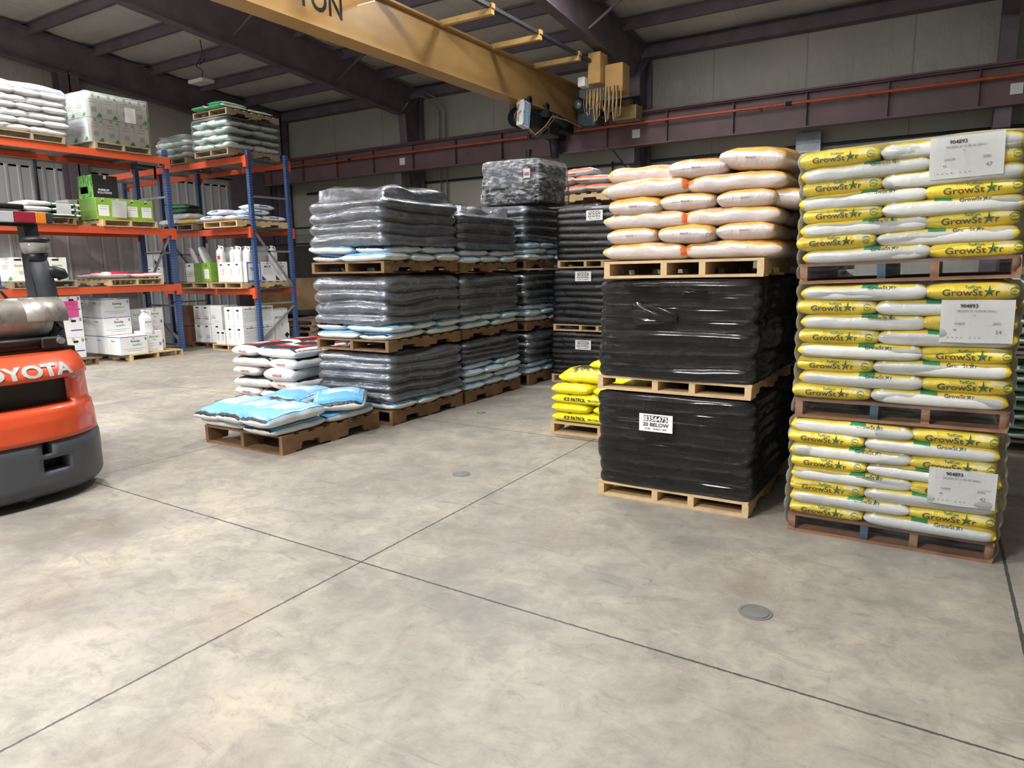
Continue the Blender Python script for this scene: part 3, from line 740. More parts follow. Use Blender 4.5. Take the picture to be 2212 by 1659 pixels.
# ================================================================ wrapped yellow and white fertilizer stack (right)
GY = '#'
Y_ = 'd9bf2f'
gs_mat = bagmat('yellow_white_bag', 'c4c4be', [(.02, .93, .055, .445, 'd8bf45', .0), (-1, .13, -1, 2, Y_, .03), (-1, .13, .30, .40, 'd8c98a', .12),
                (.50, .58, .05, .455, '2f8a4f', .03), (.80, .83, .05, .45, 'dcdacf', .0)], rough=.32, coat=.3, wr=.3)
SAGE, DKT, GRN = simple('green_print', '1f6b3a', .5, var=.03), simple('dark_print', '4a4324', .5, var=.03), simple('star_green', '2b8f74', .5, var=.03)
BL, BW, BT = .62, .41, .100
def star(bm, cx, cy, r, fn, mi):
    pts = []
    for k in range(10):
        a = math.pi/2+math.pi*k/5; q = r*(1.0 if k % 2 == 0 else .36)*(1.35 if k in (0, 4) else 1)
        pts.append((cx+q*math.cos(a), cy+q*math.sin(a)))
    for k in range(10):
        c = bm.verts.new(fn(cx, cy)); a = bm.verts.new(fn(*pts[k])); b = bm.verts.new(fn(*pts[(k+1) % 10]))
        f = bm.faces.new([c, a, b]); f.material_index = mi if k % 2 else mi-1
def growstar(fn, k=1.0, cx=0.0, cy=-.004, top=True, emblem=True, name='lettering'):
    bm = bmesh.new()
    lay(bm, 'GrowSt', .024*k, lambda a, b: fn(cx-.030*k+a, cy+b), bold=.012, width=.125*k, sub=1)
    lay(bm, 'r', .016*k, lambda a, b: fn(cx+.078*k+a, cy-.003*k+b), bold=.012, sub=1)
    star(bm, cx+.053*k, cy+.002*k, .019*k, fn, 1)
    if top:
        lay(bm, 'TurfCare', .010*k, lambda a, b: fn(cx+.002*k+a, cy+.020*k+b), bold=.02, width=.050*k, sub=1, mi=1)
    if emblem:
        ex, ey, r0, r1 = cx+.128*k, cy+.004*k, .012*k, .015*k
        for j in range(16):
            if j % 8 in (0,): continue
            a0, a1 = 2*math.pi*j/16, 2*math.pi*(j+.8)/16
            q = [fn(ex+r*math.cos(a), ey+r*math.sin(a)) for r, a in ((r0, a0), (r1, a0), (r1, a1), (r0, a1))]
            bm.faces.new([bm.verts.new(p) for p in q]).material_index = 1
        rect(bm, ex, ey, .016*k, .003*k, fn, 1)
    return bm_mesh(bm, name, [DKT, SAGE, ])
# material 0 dark, 1 green; star uses both
gs_bag = [bag_mesh('bag', BL, BW, BT, gs_mat, seed=s, p=11, n=3.6, tip=.96, wrinkle=.004) for s in (1, 2, 3)]
gs_end = growstar(end_fn(BL, BW, BT, 11, 3.6, -1, .006, .95), 1.28, -.01)
gs_end2 = growstar(end_fn(BL, BW, BT, 11, 3.6, -1, .006, .95), 1.38, .0)
gs_sideL = growstar(side_fn(BL, BW, BT, 11, 3.6, -1, .005), .75, .10, .026, top=False, emblem=False)
gs_sideR = growstar(side_fn(BL, BW, BT, 11, 3.6, 1, .005), .75, .10, .026, top=False, emblem=False)
TI = ['bottom', 'middle', 'top']
def gs_place(T, x, y, z, side, where, layer, tier, ll, rg, letter=True):
    o = inst('fertilizer_bag', rg.choice(gs_bag), None, (0, 0, 0))
    rz = {'E': math.pi/2, 'L': 0, 'R': math.pi}[side]
    o.matrix_world = T @ Matrix.Translation((x, y, z)) @ Matrix.Rotation(rz+rg.uniform(-.02, .02), 4, 'Z') @ Matrix.Rotation(rg.uniform(-.012, .012), 4, 'Y')
    tag(o, 'yellow and white fertilizer bag %s, %s layer, %s load of right stack' % (where, ORD[layer], TI[tier]), 'bag', 'film wrapped yellow and white fertilizer bags')
    if letter:
        if side == 'E': inst('lettering', gs_end if x < 0 else gs_end2, o)
        elif side == 'L': inst('lettering', gs_sideL, o)
        else: inst('lettering', gs_sideR, o)
    return o
film = film_mat('clear_stretch_film', 'dfe3e6', .08, 0, alpha=.05, bs=(1.5, 1.5, 14), strength=.3, coat=0)
paper_print = simple('grey_print', '6a6c70', .6, var=.02)
def sheet(T, cx, cz, w, h, y, rows, rot=0, label='', name='shipping_paper'):
    """printed sheet behind the film; rows = (text, x, z, height, bold)"""
    F = T @ Matrix.Translation((cx, y, cz)) @ Matrix.Rotation(rot, 4, 'Y')
    e = empty(name, (0, 0, 0), 0, label, 'paper'); e.matrix_world = F
    bm = bmesh.new(); rect(bm, 0, 0, w, h, lambda a, b: Vector((a, .004*math.sin(a*22+b*9), b)), nx=10, ny=10)
    bmesh.ops.solidify(bm, geom=bm.faces[:], thickness=.0008); bm_obj(bm, 'sheet', M['white'], e)
    for r in rows:
        bm = bmesh.new(); x0, z0, hh = r[1], r[2], r[3]
        lay(bm, r[0], hh, lambda a, b: Vector((x0+a, .004*math.sin((x0+a)*22+(z0+b)*9)-.003, z0+b)), bold=r[4] if len(r) > 4 else 0)
        bm_obj(bm, 'lettering', M['ink'] if len(r) > 4 and r[4] else paper_print, e)
    return e
gz = [(0, .112, .680, 0, 0), (.690, .802, 1.440, .010, .01), (1.452, 1.564, 2.150, .030, -.0)]
for tier, (pz, bz, tz, tilt, dx) in enumerate(gz):
    rg = random.Random(20+tier)
    T = Matrix.Translation((-.228+dx, 4.27+.61, pz)) @ Matrix.Rotation(-tilt, 4, 'Y')
    if tilt: T = Matrix.Translation((0, 0, .508*tilt*.55)) @ T
    pl = pallet((0, 0, 0), 'redwood', 0, 'reddish brown pallet under the %s load of the wrapped yellow bag stack' % TI[tier], None, ns=4, h=.112, notch=False, block='bluewood')
    pl.matrix_world = T
    dz = (tz-bz)/8
    for L in range(8):
        z = bz-pz+dz*(L+.5); A = (L % 2 == 0) != (tier == 2)
        j = rg.uniform(-.012, .012)
        ex = (-.315 if A else .300)+j; sx = (.195 if A else -.195)+j; sd = 'R' if A else 'L'
        for q, yy in enumerate((-.315, .30)):
            gs_place(T, ex, yy+rg.uniform(-.01, .01), z, 'E', ('front ' if q == 0 else 'rear ')+('left' if A else 'right'), L, tier, A, rg, q == 0)
        for q, yy in enumerate((-.425, -.01, .40)):
            gs_place(T, sx, yy+rg.uniform(-.006, .006), z-.002, sd, ('front ', 'centre ', 'rear ')[q]+('right' if A else 'left'), L, tier, A, rg, q == 0)
    fl = inst('stretch_film', load_mesh('stretch_film', 1.05, 1.255, tz-pz-.02, 8, film, 30+tier, amp=.008, rad=.06, top=.02, skew=.006, solid=False, open_top=tier < 2))
    fl.matrix_world = T @ Matrix.Translation((0, 0, .03))
    tag(fl, 'clear stretch film wrapped round the %s load of yellow bags' % TI[tier], 'stretch film')
    pos = [(.18, .50), (.27, .47), (.32, .42)][tier]
    nr = ['42', '54', '47'][tier]
    pc = [(.34, .395, .30, .195), (.335, .565, .31, .215), (.255, .60, .31, .20)][tier]
    w, h = pc[2], pc[3]
    sheet(T, pc[0], pc[1], w, h, -.645, [('904893', -.035, h*.36, .019, .02), ('PRODM 37 12-00-00 50ALL-', .0, h*.24, .010), ('N', -.01, h*.14, .008),
          ('164609', -.07, -h*.05, .011), ('2000', .085, -h*.05, .012), ('40', -.09, -h*.2, .011), (nr, .095, -h*.24, .018), ('- - - -   - - -', -.05, -h*.38, .003)],
          rot=0, label='white printed paper under the film on the %s load of yellow bags' % TI[tier])

# ================================================================ black wrapped stack
bkfilm = film_mat('black_film', '040405', .12, 0, bs=(2.2, 2.2, 40), strength=.95, coat=.3, spec=.45, n3w=.45)
bkfilm2 = film_mat('black_film_far', '0b0b0e', .2, 0, bs=(1.0, 1.0, 14), strength=.4, coat=.35)
def black_label(par, fn, num, name, small, w=.225, h=.115):
    bm = bmesh.new(); rect(bm, 0, 0, w, h, lambda a, b: fn(a, b, 0), nx=6, ny=4); bm_obj(bm, 'label_sheet', M['white'], par)
    bm = bmesh.new(); rect(bm, 0, h*.25, w*.72, h*.34, lambda a, b: fn(a, b, .001), nx=6, ny=2); bm_obj(bm, 'dark_bar', M['ink'], par)
    bm = bmesh.new(); lay(bm, num, h*.30, lambda a, b: fn(a, b+h*.25, .002), bold=.03, width=w*.70); bm_obj(bm, 'lettering', M['white'], par)
    bm = bmesh.new(); lay(bm, name, h*.22, lambda a, b: fn(a, b-h*.10, .001), bold=.03, width=w*.78); bm_obj(bm, 'lettering', M['ink'], par)
    if small:
        bm = bmesh.new(); lay(bm, small, h*.10, lambda a, b: fn(a-.0, b-h*.34, .001), bold=.02, width=w*.66); bm_obj(bm, 'lettering', M['ink'], par)
def wload(name, cx, cy, z0, z1, w, d, layers, mat, seed, label, cat='wrapped load', group=None, **k):
    me = load_mesh(name, w, d, z1-z0-k.get('top', .05), layers, mat, seed, **k)
    o = inst(name, me, None, (cx, cy, z0)); return tag(o, label, cat, group)
bx, by = -1.49, 4.34+.61
pallet((bx, by, 0), 'pine', 0, 'pale pine pallet on the floor under the lower black wrapped load', None, ns=4, h=.10, notch=True)
ld = wload('wrapped_load', bx, by, .10, .745, 1.03, 1.24, 8, bkfilm, 5, 'black film wrapped load with white number label, lower of the near black stack', amp=.0065, rad=.06, top=.02, skew=.01, sharp=.5)
black_label(ld, lambda a, b, e: Vector((-.085+a, -.655-e, .455+b)), '8356475', '20 BELOW', '50 LBS     49 BAGS / SKID')
pallet((bx-.01, by, .745), 'pine', 0, 'pale pine pallet between the two black wrapped loads of the near stack', None, ns=4, h=.095)
wload('wrapped_load', bx+.005, by, .84, 1.485, 1.03, 1.24, 8, bkfilm, 9, 'black film wrapped load with torn shiny film, upper of the near black stack', amp=.0065, rad=.06, top=.02, skew=.012)
pallet((bx+.035, by, 1.485), 'pine', 0, 'pale pine pallet under the pink and orange bags on the black stack', None, ns=4, h=.11, rot=(0, R_(-.4), 0))
# torn flap and loose film folds on the upper load
up_ = [o for o in bpy.data.objects if o.get('label', '').startswith('black film wrapped load with torn')][0]
for (ax_, az_, w_, h_, dp, sg) in ((-.27, .42, .30, .16, .045, 1), (-.33, .60, .24, .05, .03, -1), (.06, .57, .16, .05, .03, 1)):
    bm = bmesh.new(); g = []
    for i in range(19):
        col = []
        for j in range(11):
            u, v_ = i/18, j/10; prof = math.sin(math.pi*u)**.6*math.sin(math.pi*v_)**.7
            fold = dp*prof*(.55+.45*math.sin(9*v_+4*u*sg))
            col.append(bm.verts.new((ax_+w_*u, -.637-fold, az_+h_*(v_-.5)*(1-.6*u if sg > 0 else .4+.6*u)-.12*h_*u)))
        g.append(col)
    for i in range(18):
        for j in range(10): bm.faces.new([g[i][j], g[i+1][j], g[i+1][j+1], g[i][j+1]]).smooth = True
    bm_obj(bm, 'torn_film_fold', bkfilm, up_)
# orange and pale bags on top
or_mat = bagmat('orange_pale_bag', 'c2b6b2', [(.08, .92, .06, .44, 'dba552', .0), (.10, .90, .43, .47, 'e3c48f', .0), (.10, .9, .03, .07, 'e3c48f', 0), (.08, .92, .435, .442, 'a8522c', 0),
                 (.08, .92, .058, .065, 'a8522c', 0), (.80, .90, .42, .56, 'cf6a35', .12), (.80, .90, -.06, .07, 'cf6a35', .12), (.52, .80, .10, .40, 'dfb9a4', .06), (.12, .17, .43, .52, 'd9a53e', 0)], rough=.3, coat=.35, wr=.45)
OL, OW, OT = .60, .36, .122
or_bag = [bag_mesh('bag', OL, OW, OT, or_mat, seed=s, p=8, n=3.1, tip=.88, wrinkle=.008) for s in (11, 12, 13)]
or_long = [bag_mesh('bag', .60, .39, .120, or_mat, seed=s, p=7, n=3.1, tip=.86, wrinkle=.009, bend=.006) for s in (14, 15)]
bm = bmesh.new(); lay(bm, 'MADE IN', .008, end_fn(OL, OW, OT, 8, 3.1, -1, .006, .88), bold=.03, width=.05); or_let = bm_mesh(bm, 'lettering', [simple('brown_print', '8a4a22', .6)])
z = 1.600; rg = random.Random(3)
def orb(me, x, y, z, rz, where, layer, ry=0, rx=0, s=1, let=False):
    o = inst('seed_bag', me, None, (x, y, z), (rx, ry, rz), (s, s, s))
    tag(o, 'pale pink and orange bag, %s, %s layer on black stack' % (where, ORD[layer]), 'bag', 'pale pink and orange bags on the near black stack')
    if let: inst('lettering', or_let, o)
    return o
for L in range(5):
    zz = z+.05+L*.099
    if L % 2 == 0:
        for q, x in enumerate((bx-.21, bx+.33)):
            for r, y in enumerate((4.56, 4.95, 5.33)):
                orb(rg.choice(or_long), x+rg.uniform(-.015, .015), y, zz, (math.pi if q else 0)+rg.uniform(-.03, .03), ('front ', 'centre ', 'rear ')[r]+('left', 'right')[q], L, ry=rg.uniform(-.02, .02))
    else:
        for q, x in enumerate((bx-.29, bx+.06, bx+.41)):
            for r, y in enumerate((4.65, 5.25)):
                orb(rg.choice(or_bag), x+rg.uniform(-.01, .01), y+rg.uniform(-.02, .02), zz+rg.uniform(-.004, .004), math.pi/2+rg.uniform(-.04, .04), ('front ', 'rear ')[r]+('left', 'middle', 'right')[q], L, ry=rg.uniform(-.03, .03), let=r == 0)
orb(or_bag[0], bx-.26, 4.72, z+.05+.5, .15, 'upper left with white end', 5, ry=.02)
orb(or_bag[1], bx+.10, 4.68, z+.05+.495, math.pi/2+.05, 'upper front middle', 5, let=True, s=1.05)
orb(or_bag[2], bx+.46, 4.70, z+.05+.535, math.pi/2-.06, 'big topmost one', 5, ry=-.04, rx=.1, let=True, s=1.15)
orb(or_bag[0], bx+.45, 5.25, z+.05+.50, math.pi/2-.2, 'behind the topmost one', 5, s=1.05)
orb(or_bag[1], bx-.05, 5.28, z+.05+.49, math.pi/2+.1, 'upper rear middle', 5)
orb(or_bag[2], bx+.60, 4.72, z+.05+.30, math.pi/2-.1, 'hanging over right edge', 4, rx=.1)
# white open bag ends (loose flaps)
whitefoil = simple('white_foil_flap', 'e6e8e6', .35, coat=.3, var=.04)
# ================================================================ second black stack behind
for k, (z0, z1) in enumerate(((.1, .74), (.84, 1.5), (1.6, 2.31))):
    pallet((-1.26, 6.36, z0-.1), 'brownwood', 0, 'brown pallet, %s of the black stack hidden behind the near black stack' % TI[k], None, h=.1)
    wload('wrapped_load', -1.26, 6.36, z0, z1, 1.04, 1.25, 7, bkfilm2, 40+k, 'black wrapped load, %s of stack between black and yellow stacks, farther back' % TI[k], amp=.014, rad=.07, top=.03)
# ================================================================ far black stack with white labels
fx, fy = -4.03, 9.10
zt = [(0, .11, .70, .08), (.705, .795, 1.53, .05), (1.54, 1.64, 2.34, -.02)]
for k, (pz, z0, z1, dx) in enumerate(zt):
    pallet((fx-dx, fy, pz), 'pine', 0, 'pale pallet under the %s load of far black stack with white labels' % TI[k], None, ns=4, h=z0-pz)
    ld = wload('wrapped_load', fx-dx, fy, z0, z1, 1.05, 1.24, 8, bkfilm2, 50+k, 'black wrapped load with small white label, %s of the far black stack' % TI[k], amp=.012, rad=.06, top=.02, skew=.008)
    X, Z = [(-4.12, .53), (-4.12, 1.43), (-3.96, 2.20)][k]
    black_label(ld, lambda a, b, e: Vector((X-(fx-dx)+a, -.655-e, Z-z0+b)), '7434347', 'ICE PATROL', '50 LBS', .23, .125)
# ================================================================ dark stack far behind carrying the grey and orange bags
fx2, fy2 = -5.05, 10.55
for k, (z0, z1) in enumerate(((.12, .80), (.92, 1.62), (1.74, 2.52))):
    pallet((fx2, fy2, z0-.12), 'brownwood', 0, 'brown pallet, %s of the stack carrying grey and orange bags' % TI[k], None)
    wload('wrapped_load', fx2, fy2, z0, z1, 1.03, 1.25, 6, bkfilm2, 60+k, 'dark wrapped load, %s of the stack carrying grey and orange bags' % TI[k], amp=.02, rad=.08, top=.03)
pallet((fx2-.0, 10.5, 2.53), 'pine', math.pi/2, 'pale pine pallet under the grey and orange bags near the back wall')
wo_mat = bagmat('grey_orange_bag', 'c9c8c6', [(.10, .86, .37, .485, 'c8633a', .0), (.10, .86, .015, .13, 'c8633a', .0), (.08, .45, .54, .58, 'a8553a', .03)], rough=.5, wr=.4)
wo_bag = [bag_mesh('bag', .50, .38, .13, wo_mat, seed=s, p=4, tip=.8) for s in (21, 22)]
wo_pl = [bag_mesh('bag', .62, .38, .13, wo_mat, seed=24, p=4, tip=.8)]
bm = bmesh.new(); lay(bm, 'Nutri grade', .035, side_fn(.50, .38, .13, 4, 2.6, -1, .006), bold=.02, width=.28, sub=1); wo_let = bm_mesh(bm, 'lettering', [M['white']])
for x, y, zz, me, l, lt in ((-5.50, 10.15, 2.72, wo_bag[0], 'lower row left', 0), (-5.05, 10.15, 2.715, wo_bag[1], 'lower row middle', 0), (-4.60, 10.15, 2.72, wo_bag[0], 'lower row right', 0),
                       (-5.34, 10.15, 2.85, wo_pl[0], 'upper row left', 1), (-4.72, 10.15, 2.85, wo_pl[0], 'upper row right', 1), (-4.98, 10.2, 2.975, wo_bag[1], 'single one on top', 0),
                       (-5.35, 10.72, 2.72, wo_pl[0], 'rear left', 0), (-4.75, 10.72, 2.72, wo_pl[0], 'rear right', 0)):
    o = inst('seed_bag', me, None, (x, y, zz), (0, .03 if 'right' in l else -.04, 0)); tag(o, 'grey bag with orange print, %s on high pine pallet' % l, 'bag', 'grey and orange bags on the high pallet')
    if lt: inst('lettering', wo_let, o)
# ================================================================ right edge stack of white and green bags
gw_mat = bagmat('white_green_bag', 'cdd2cd', [(.1, .9, .1, .4, '3d7a52', .05), (.3, .6, .38, .50, '2f7a4c', .1)], rough=.3, coat=.4)
gw_bag = [bag_mesh('bag', .60, .40, .085, gw_mat, seed=s, p=4.5, tip=.85) for s in (31, 32)]
for tier, (pz, b0, n) in enumerate(((0, .10, 8), (.775, .875, 7))):
    pallet((.93, 7.55, pz), 'greywood', 0, 'weathered pallet, %s of the white and green bag stack at right edge' % ('lower', 'upper')[tier], None, h=.10)
    rg = random.Random(70+tier)
    for L in range(n):
        for q, (x, y, rz) in enumerate(((-.25, -.40, 0), (.30, -.31, 1.57), (-.25, .0, 0)) if L % 2 else ((-.31, -.31, 1.57), (.25, -.40, 0), (-.31, .31, 1.57))):
            o = inst('fertilizer_bag', rg.choice(gw_bag), None, (.93+x, 7.55+y, pz+.1+.04+L*.078), (0, 0, rz))
            tag(o, 'white and green bag, %s, %s layer of %s load at right photo edge' % (('front left', 'front right', 'second row left')[q], ORD[L], ('lower', 'upper')[tier]), 'bag', 'white and green bags at the right edge')
pallet((.93, 7.55, 1.50), 'brownwood', 0, 'brown pallet under the tan wrapped load at the right photo edge', None, h=.1)
tan = film_mat('tan_film', '8a7a66', .3, 0, strength=.4, coat=.4)
wload('wrapped_load', .93, 7.55, 1.6, 2.30, 1.04, 1.2, 7, tan, 77, 'tan wrapped load high at the right photo edge behind the yellow bags', amp=.018, rad=.08)
# ================================================================ dark wrapped stacks of blue printed bags
bl_mat = bagmat('blue_white_bag', 'd4d7d6', [(.05, .95, .03, .47, '9cc6e2', .0), (.05, .95, .115, .135, '5ea9de', 0), (.05, .95, .365, .385, '5ea9de', 0), (.18, .40, .09, .41, '70b1dc', .12),
                 (.03, .14, .06, .44, '17181c', .10), (.12, .2, .07, .43, '4f9bd6', .08), (.42, .56, .18, .32, 'd5e2ea', .16), (.66, .9, .14, .36, 'a9cbe2', .02),
                 (.05, .95, .425, .437, '1d2026', 0), (.05, .95, .063, .075, '1d2026', 0), (.7, .75, .2, .3, '3b78ad', .03), (.8, .83, .17, .33, '3b78ad', .04)], rough=.42, wr=.4, coat=.1)
bl_bag = [bag_mesh('bag', .61, .40, .125, bl_mat, seed=s, p=5, n=2.6, tip=.88, wrinkle=.010, bend=.014) for s in (81, 82, 83)]
bl_flat = [bag_mesh('bag', .61, .41, .104, bl_mat, seed=s, p=6, n=2.7, tip=.84, wrinkle=.007) for s in (84, 85, 86)]
bl_big = [bag_mesh('bag', .64, .50, .14, bl_mat, seed=s, p=4.5, n=2.5, tip=.84, wrinkle=.009, bend=.02) for s in (87, 88)]
# low pallet in front
px, py = -5.32, 3.98+.61
pallet((px, py, 0), 'brownwood', 0, 'brown notched pallet under the low pile of sky blue bags', None, h=.165, w=1.05)
def bb(me, x, y, z, rz, l, rx=0, ry=0, s=(1, 1, 1), name='ice_melt_bag'):
    o = inst(name, me, None, (x, y, z), (rx, ry, rz), s); return tag(o, l, 'bag', 'sky blue bags on the low pallet')
Q = math.pi/2
lo = 'white and sky blue bag, lower layer of low pile, '
for x, y, rz, w in ((px-.27, py-.42, 0, 'front left'), (px+.30, py-.37, Q, 'front right corner'), (px-.27, py-.02, 0, 'left middle'), (px+.31, py+.25, Q, 'right side behind corner'), (px-.27, py+.39, 0, 'rear left')):
    bb(bl_flat[0] if rz else bl_flat[1], x, y, .205, rz, lo+w, s=(1.02, 1.02, 1))
up = 'sky blue bag with dark print, upper layer of low pile, '
bb(bl_bag[0], px-.40, py-.36, .295, Q+.03, up+'front left', ry=-.06, s=(1.08, .98, 1.1))
bb(bl_bag[1], px-.03, py-.40, .305, Q-.02, up+'front middle', ry=-.03, s=(1.05, .98, 1.1))
bb(bl_bag[2], px+.35, py-.42, .315, Q-.03, up+'front right', ry=-.03, s=(1.08, 1.0, 1.15))
bb(bl_big[0], px-.20, py+.28, .325, Q+.10, up+'rear left', s=(1.0, 1.1, 1.0))
bb(bl_big[1], px+.32, py+.30, .330, Q+.75, up+'rear right', s=(1.05, 1.0, 1.1), rx=0)
# film over dark bags
sil = film_mat('smoky_film', '6a6f77', .08, .6, bs=(.8, .8, 6), strength=.5, coat=1.0, spec=.6, var=.45, n3w=.12)
def blue_stack(cx, y0, tiers, what, seed, w=1.0):
    cy = y0+.61
    for k, (pz, z0, z1, dx, top, nb) in enumerate(tiers):
        pallet((cx+dx, cy, pz), 'brownwood', 0, 'brown notched pallet under the %s load of the %s dark wrapped stack' % (TI[k], what), None, h=z0-pz, w=1.0)
        rg = random.Random(seed+k); hb = .080
        for L in range(nb):
            A = (L+k) % 2
            for q, (x, y, rz) in enumerate(((-.22, -.42, 0), (.30, -.31, Q), (-.22, .0, 0), (.30, .31, Q), (-.22, .42, 0)) if A else ((-.30, -.31, Q), (.22, -.42, 0), (.22, 0, 0), (.22, .42, 0), (-.30, .31, Q))):
                wh = ('front left', 'front right', 'centre', 'rear right', 'rear left')[q] if A else ('front left', 'front right', 'right middle', 'right rear', 'rear left')[q]
                o = inst('ice_melt_bag', rg.choice(bl_flat), None, (cx+dx+x+rg.uniform(-.015, .015), cy+y+rg.uniform(-.015, .015), z0+.040+hb*L), (rg.uniform(-.03, .03), rg.uniform(-.03, .03), rz+rg.uniform(-.05, .05)), (.98, 1, 1))
                tag(o, 'white and blue bag, %s, %s layer below film, %s load, %s stack' % (wh, ORD[L], TI[k], what), 'bag', 'white and blue bags below the smoky film')
        wload('wrapped_load', cx+dx, cy, z0+hb*nb-.01, z1, w+.02, 1.24, 4 if nb > 1 else 5, sil, seed*3+k, 'smoky film wrapped load of dark bags, %s of the %s wrapped stack' % (TI[k], what),
              amp=.030, rad=.085, top=top, skew=.02, sharp=.6)
blue_stack(-5.24, 5.31, [(0, .15, .745, .02, .03, 1), (.745, .86, 1.52, .01, .04, 2), (1.53, 1.645, 2.40, .0, .13, 2)], 'nearest', 90)
blue_stack(-5.25, 6.60, [(0, .15, .745, .03, .03, 4), (.75, .86, 1.50, .0, .04, 2), (1.51, 1.62, 2.30, .0, .12, 2)], 'middle', 190)
blue_stack(-5.25, 8.04, [(0, .15, .72, .03, .03, 2), (.73, .84, 1.52, .0, .04, 3), (1.54, 1.65, 2.37, .0, .04, 3)], 'farthest', 290)
# ================================================================ machine wrapped in film on the farthest stack
t = empty('wrapped_machine', (-5.17, 8.75, 2.40), 0, 'black boxy machine wrapped in clear film on top of the farthest dark stack', 'machine')
MB().box(-.44, .40, -.30, .45, 0, .22).bevel(.02, 2).build('machine_base', M['black'], t)
MB().box(-.46, .42, -.33, .45, .22, .52).bevel(.025, 2).build('machine_body', simple('machine_grey', '55585e', .35, var=.3, vs=12), t)
MB().box(.18, .36, -.345, -.33, .02, .50).build('front_column', M['black'], t)
MB().box(.20, .30, -.36, -.345, .33, .45).build('warning_label', M['white'], t); MB().box(.215, .285, -.363, -.36, .36, .40).build('red_mark', simple('red_print', 'b23a34', .5), t)
me = load_mesh('stretch_film', .98, .90, .56, 3, film_mat('crinkled_film', 'e5e9ec', .12, 0, alpha=.8, bs=(3, 3, 9), strength=.5, coat=0), 7, amp=.01, rad=.08, top=.02, skew=.03, solid=False, taper=.06)
inst('stretch_film', me, t, (0, .05, .01))
# ================================================================ yellow bags beside the black stack
yl_mat = bagmat('bright_yellow_bag', 'e8dc20', [(.15, .85, .12, .38, 'e2d31e', .0), (.28, .72, .17, .33, '3a3512', .55), (.35, .38, .1, .4, '35300f', .3)], rough=.35, wr=.45, coat=.15)
yb = [bag_mesh('bag', .62, .42, .112, yl_mat, seed=s, p=6, n=2.7, tip=.88) for s in (101, 102)]
ye = [bag_mesh('bag', .5, .48, .14, yl_mat, seed=103, p=4, n=2.4, tip=.8)]
bm = bmesh.new(); fn = side_fn(.62, .42, .112, 6, 2.7, -1, .006); lay(bm, 'ICE PATROL', .030, lambda a, b: fn(a-.05, b+.006), bold=.03, width=.22, sub=1); lay(bm, 'MELTS ICE FAST', .014, lambda a, b: fn(a+.16, b+.006), bold=.02, width=.15, sub=1)
yl_let = bm_mesh(bm, 'lettering', [M['ink']])
yx, yy = -2.66, 5.79+.61
pallet((yx, yy, 0), 'pine', 0, 'pale pallet under the bright yellow bags beside black stack', None, h=.115, ns=3)
def yp(me, x, y, z, rz, l, rx=0, ry=0, let=0, s=1):
    o = inst('ice_melt_bag', me, None, (x, y, z), (rx, ry, rz), (s, s, s)); tag(o, 'bright yellow ice melt bag, %s' % l, 'bag', 'bright yellow bags beside the black stack')
    if let: inst('lettering', yl_let, o)
for L in range(4):
    z = .115+.048+.088*L; n = ORD[L]
    if L % 2 == 0:
        yp(yb[0], yx-.20, yy-.40, z, 0, 'front left of the %s layer with black lettering' % n, let=1); yp(yb[1], yx+.32, yy-.30, z, Q, 'front right of the %s layer' % n)
        yp(yb[1], yx-.20, yy+.02, z, 0, 'left middle of the %s layer' % n); yp(yb[0], yx-.20, yy+.42, z, 0, 'rear left of the %s layer' % n)
    else:
        yp(yb[1], yx-.31, yy-.31, z, Q, 'front left of the %s layer' % n, s=.98); yp(yb[0], yx+.12, yy-.30, z, Q, 'front right of the %s layer' % n, s=.98); yp(yb[1], yx-.3, yy+.3, z, Q, 'rear left of the %s layer' % n)
yp(ye[0], yx-.24, yy-.22, .525, .12, 'plump one on the left atop the four layers', s=1.12); yp(ye[0], yx+.28, yy-.24, .51, -.25, 'tilted one atop the four layers at right')
yp(yb[0], yx+.04, yy-.08, .625, .04, 'with black lettering lying second from top', let=1); yp(ye[0], yx+.12, yy+.30, .63, .2, 'rear one of the second row from top')
yp(yb[1], yx+.30, yy+.05, .735, .02, 'topmost of the pile touching the black stack', ry=-.06, let=1)
# ================================================================ white, black and red bags
nf_mat = bagmat('white_red_bag', 'dcdad8', [(.22, .95, .08, .42, '232226', .05), (.30, .80, .14, .28, 'c8322f', .10), (.42, .62, .16, .24, 'e2dede', .10), (.85, .93, .12, .38, 'e8e4e2', .06)], rough=.4, wr=.35, coat=.1)
nfb = [bag_mesh('bag', .62, .42, .135, nf_mat, seed=s, p=8, n=3, tip=.9) for s in (111, 112)]
red = simple('red_lettering', 'b8302c', .5, var=.03)
bm = bmesh.new(); lay(bm, 'PAKLO M', .022, end_fn(.62, .42, .135, 8, 3, -1, .006, .9), bold=.03, width=.12, sub=1); nf_let = bm_mesh(bm, 'lettering', [red])
nx_, ny_ = -6.40, 5.12+.61
pallet((nx_, ny_, 0), 'brownwood', 0, 'brown pallet under the white, black and red bags', None, h=.16)
for L in range(5):
    z = .16+.062+.117*L; A = L % 2 == 0; rg = random.Random(L)
    for q, (x, y, rz) in enumerate(((-.31, -.30, Q), (.22, -.40, 0), (.22, 0, 0), (-.31, .31, Q), (.22, .4, 0)) if A else ((-.20, -.41, 0), (.31, -.31, Q), (-.2, 0, 0), (-.2, .41, 0), (.31, .31, Q))):
        if L == 2 and q == 1: continue
        o = inst('ice_melt_bag', nfb[q % 2], None, (nx_+x, ny_+y, z), (0, rg.uniform(-.03, .03), rz+rg.uniform(-.04, .04)))
        wh = (('front left', 'front right', 'centre right', 'rear left', 'rear right') if A else ('front left', 'front right', 'centre left', 'rear left', 'rear right'))[q]
        tag(o, 'white bag with black and red print, %s of the %s layer beside wrapped stack' % (wh, ORD[L]), 'bag', 'white bags with black and red print')
        if rz and 'front' in wh: inst('lettering', nf_let, o)
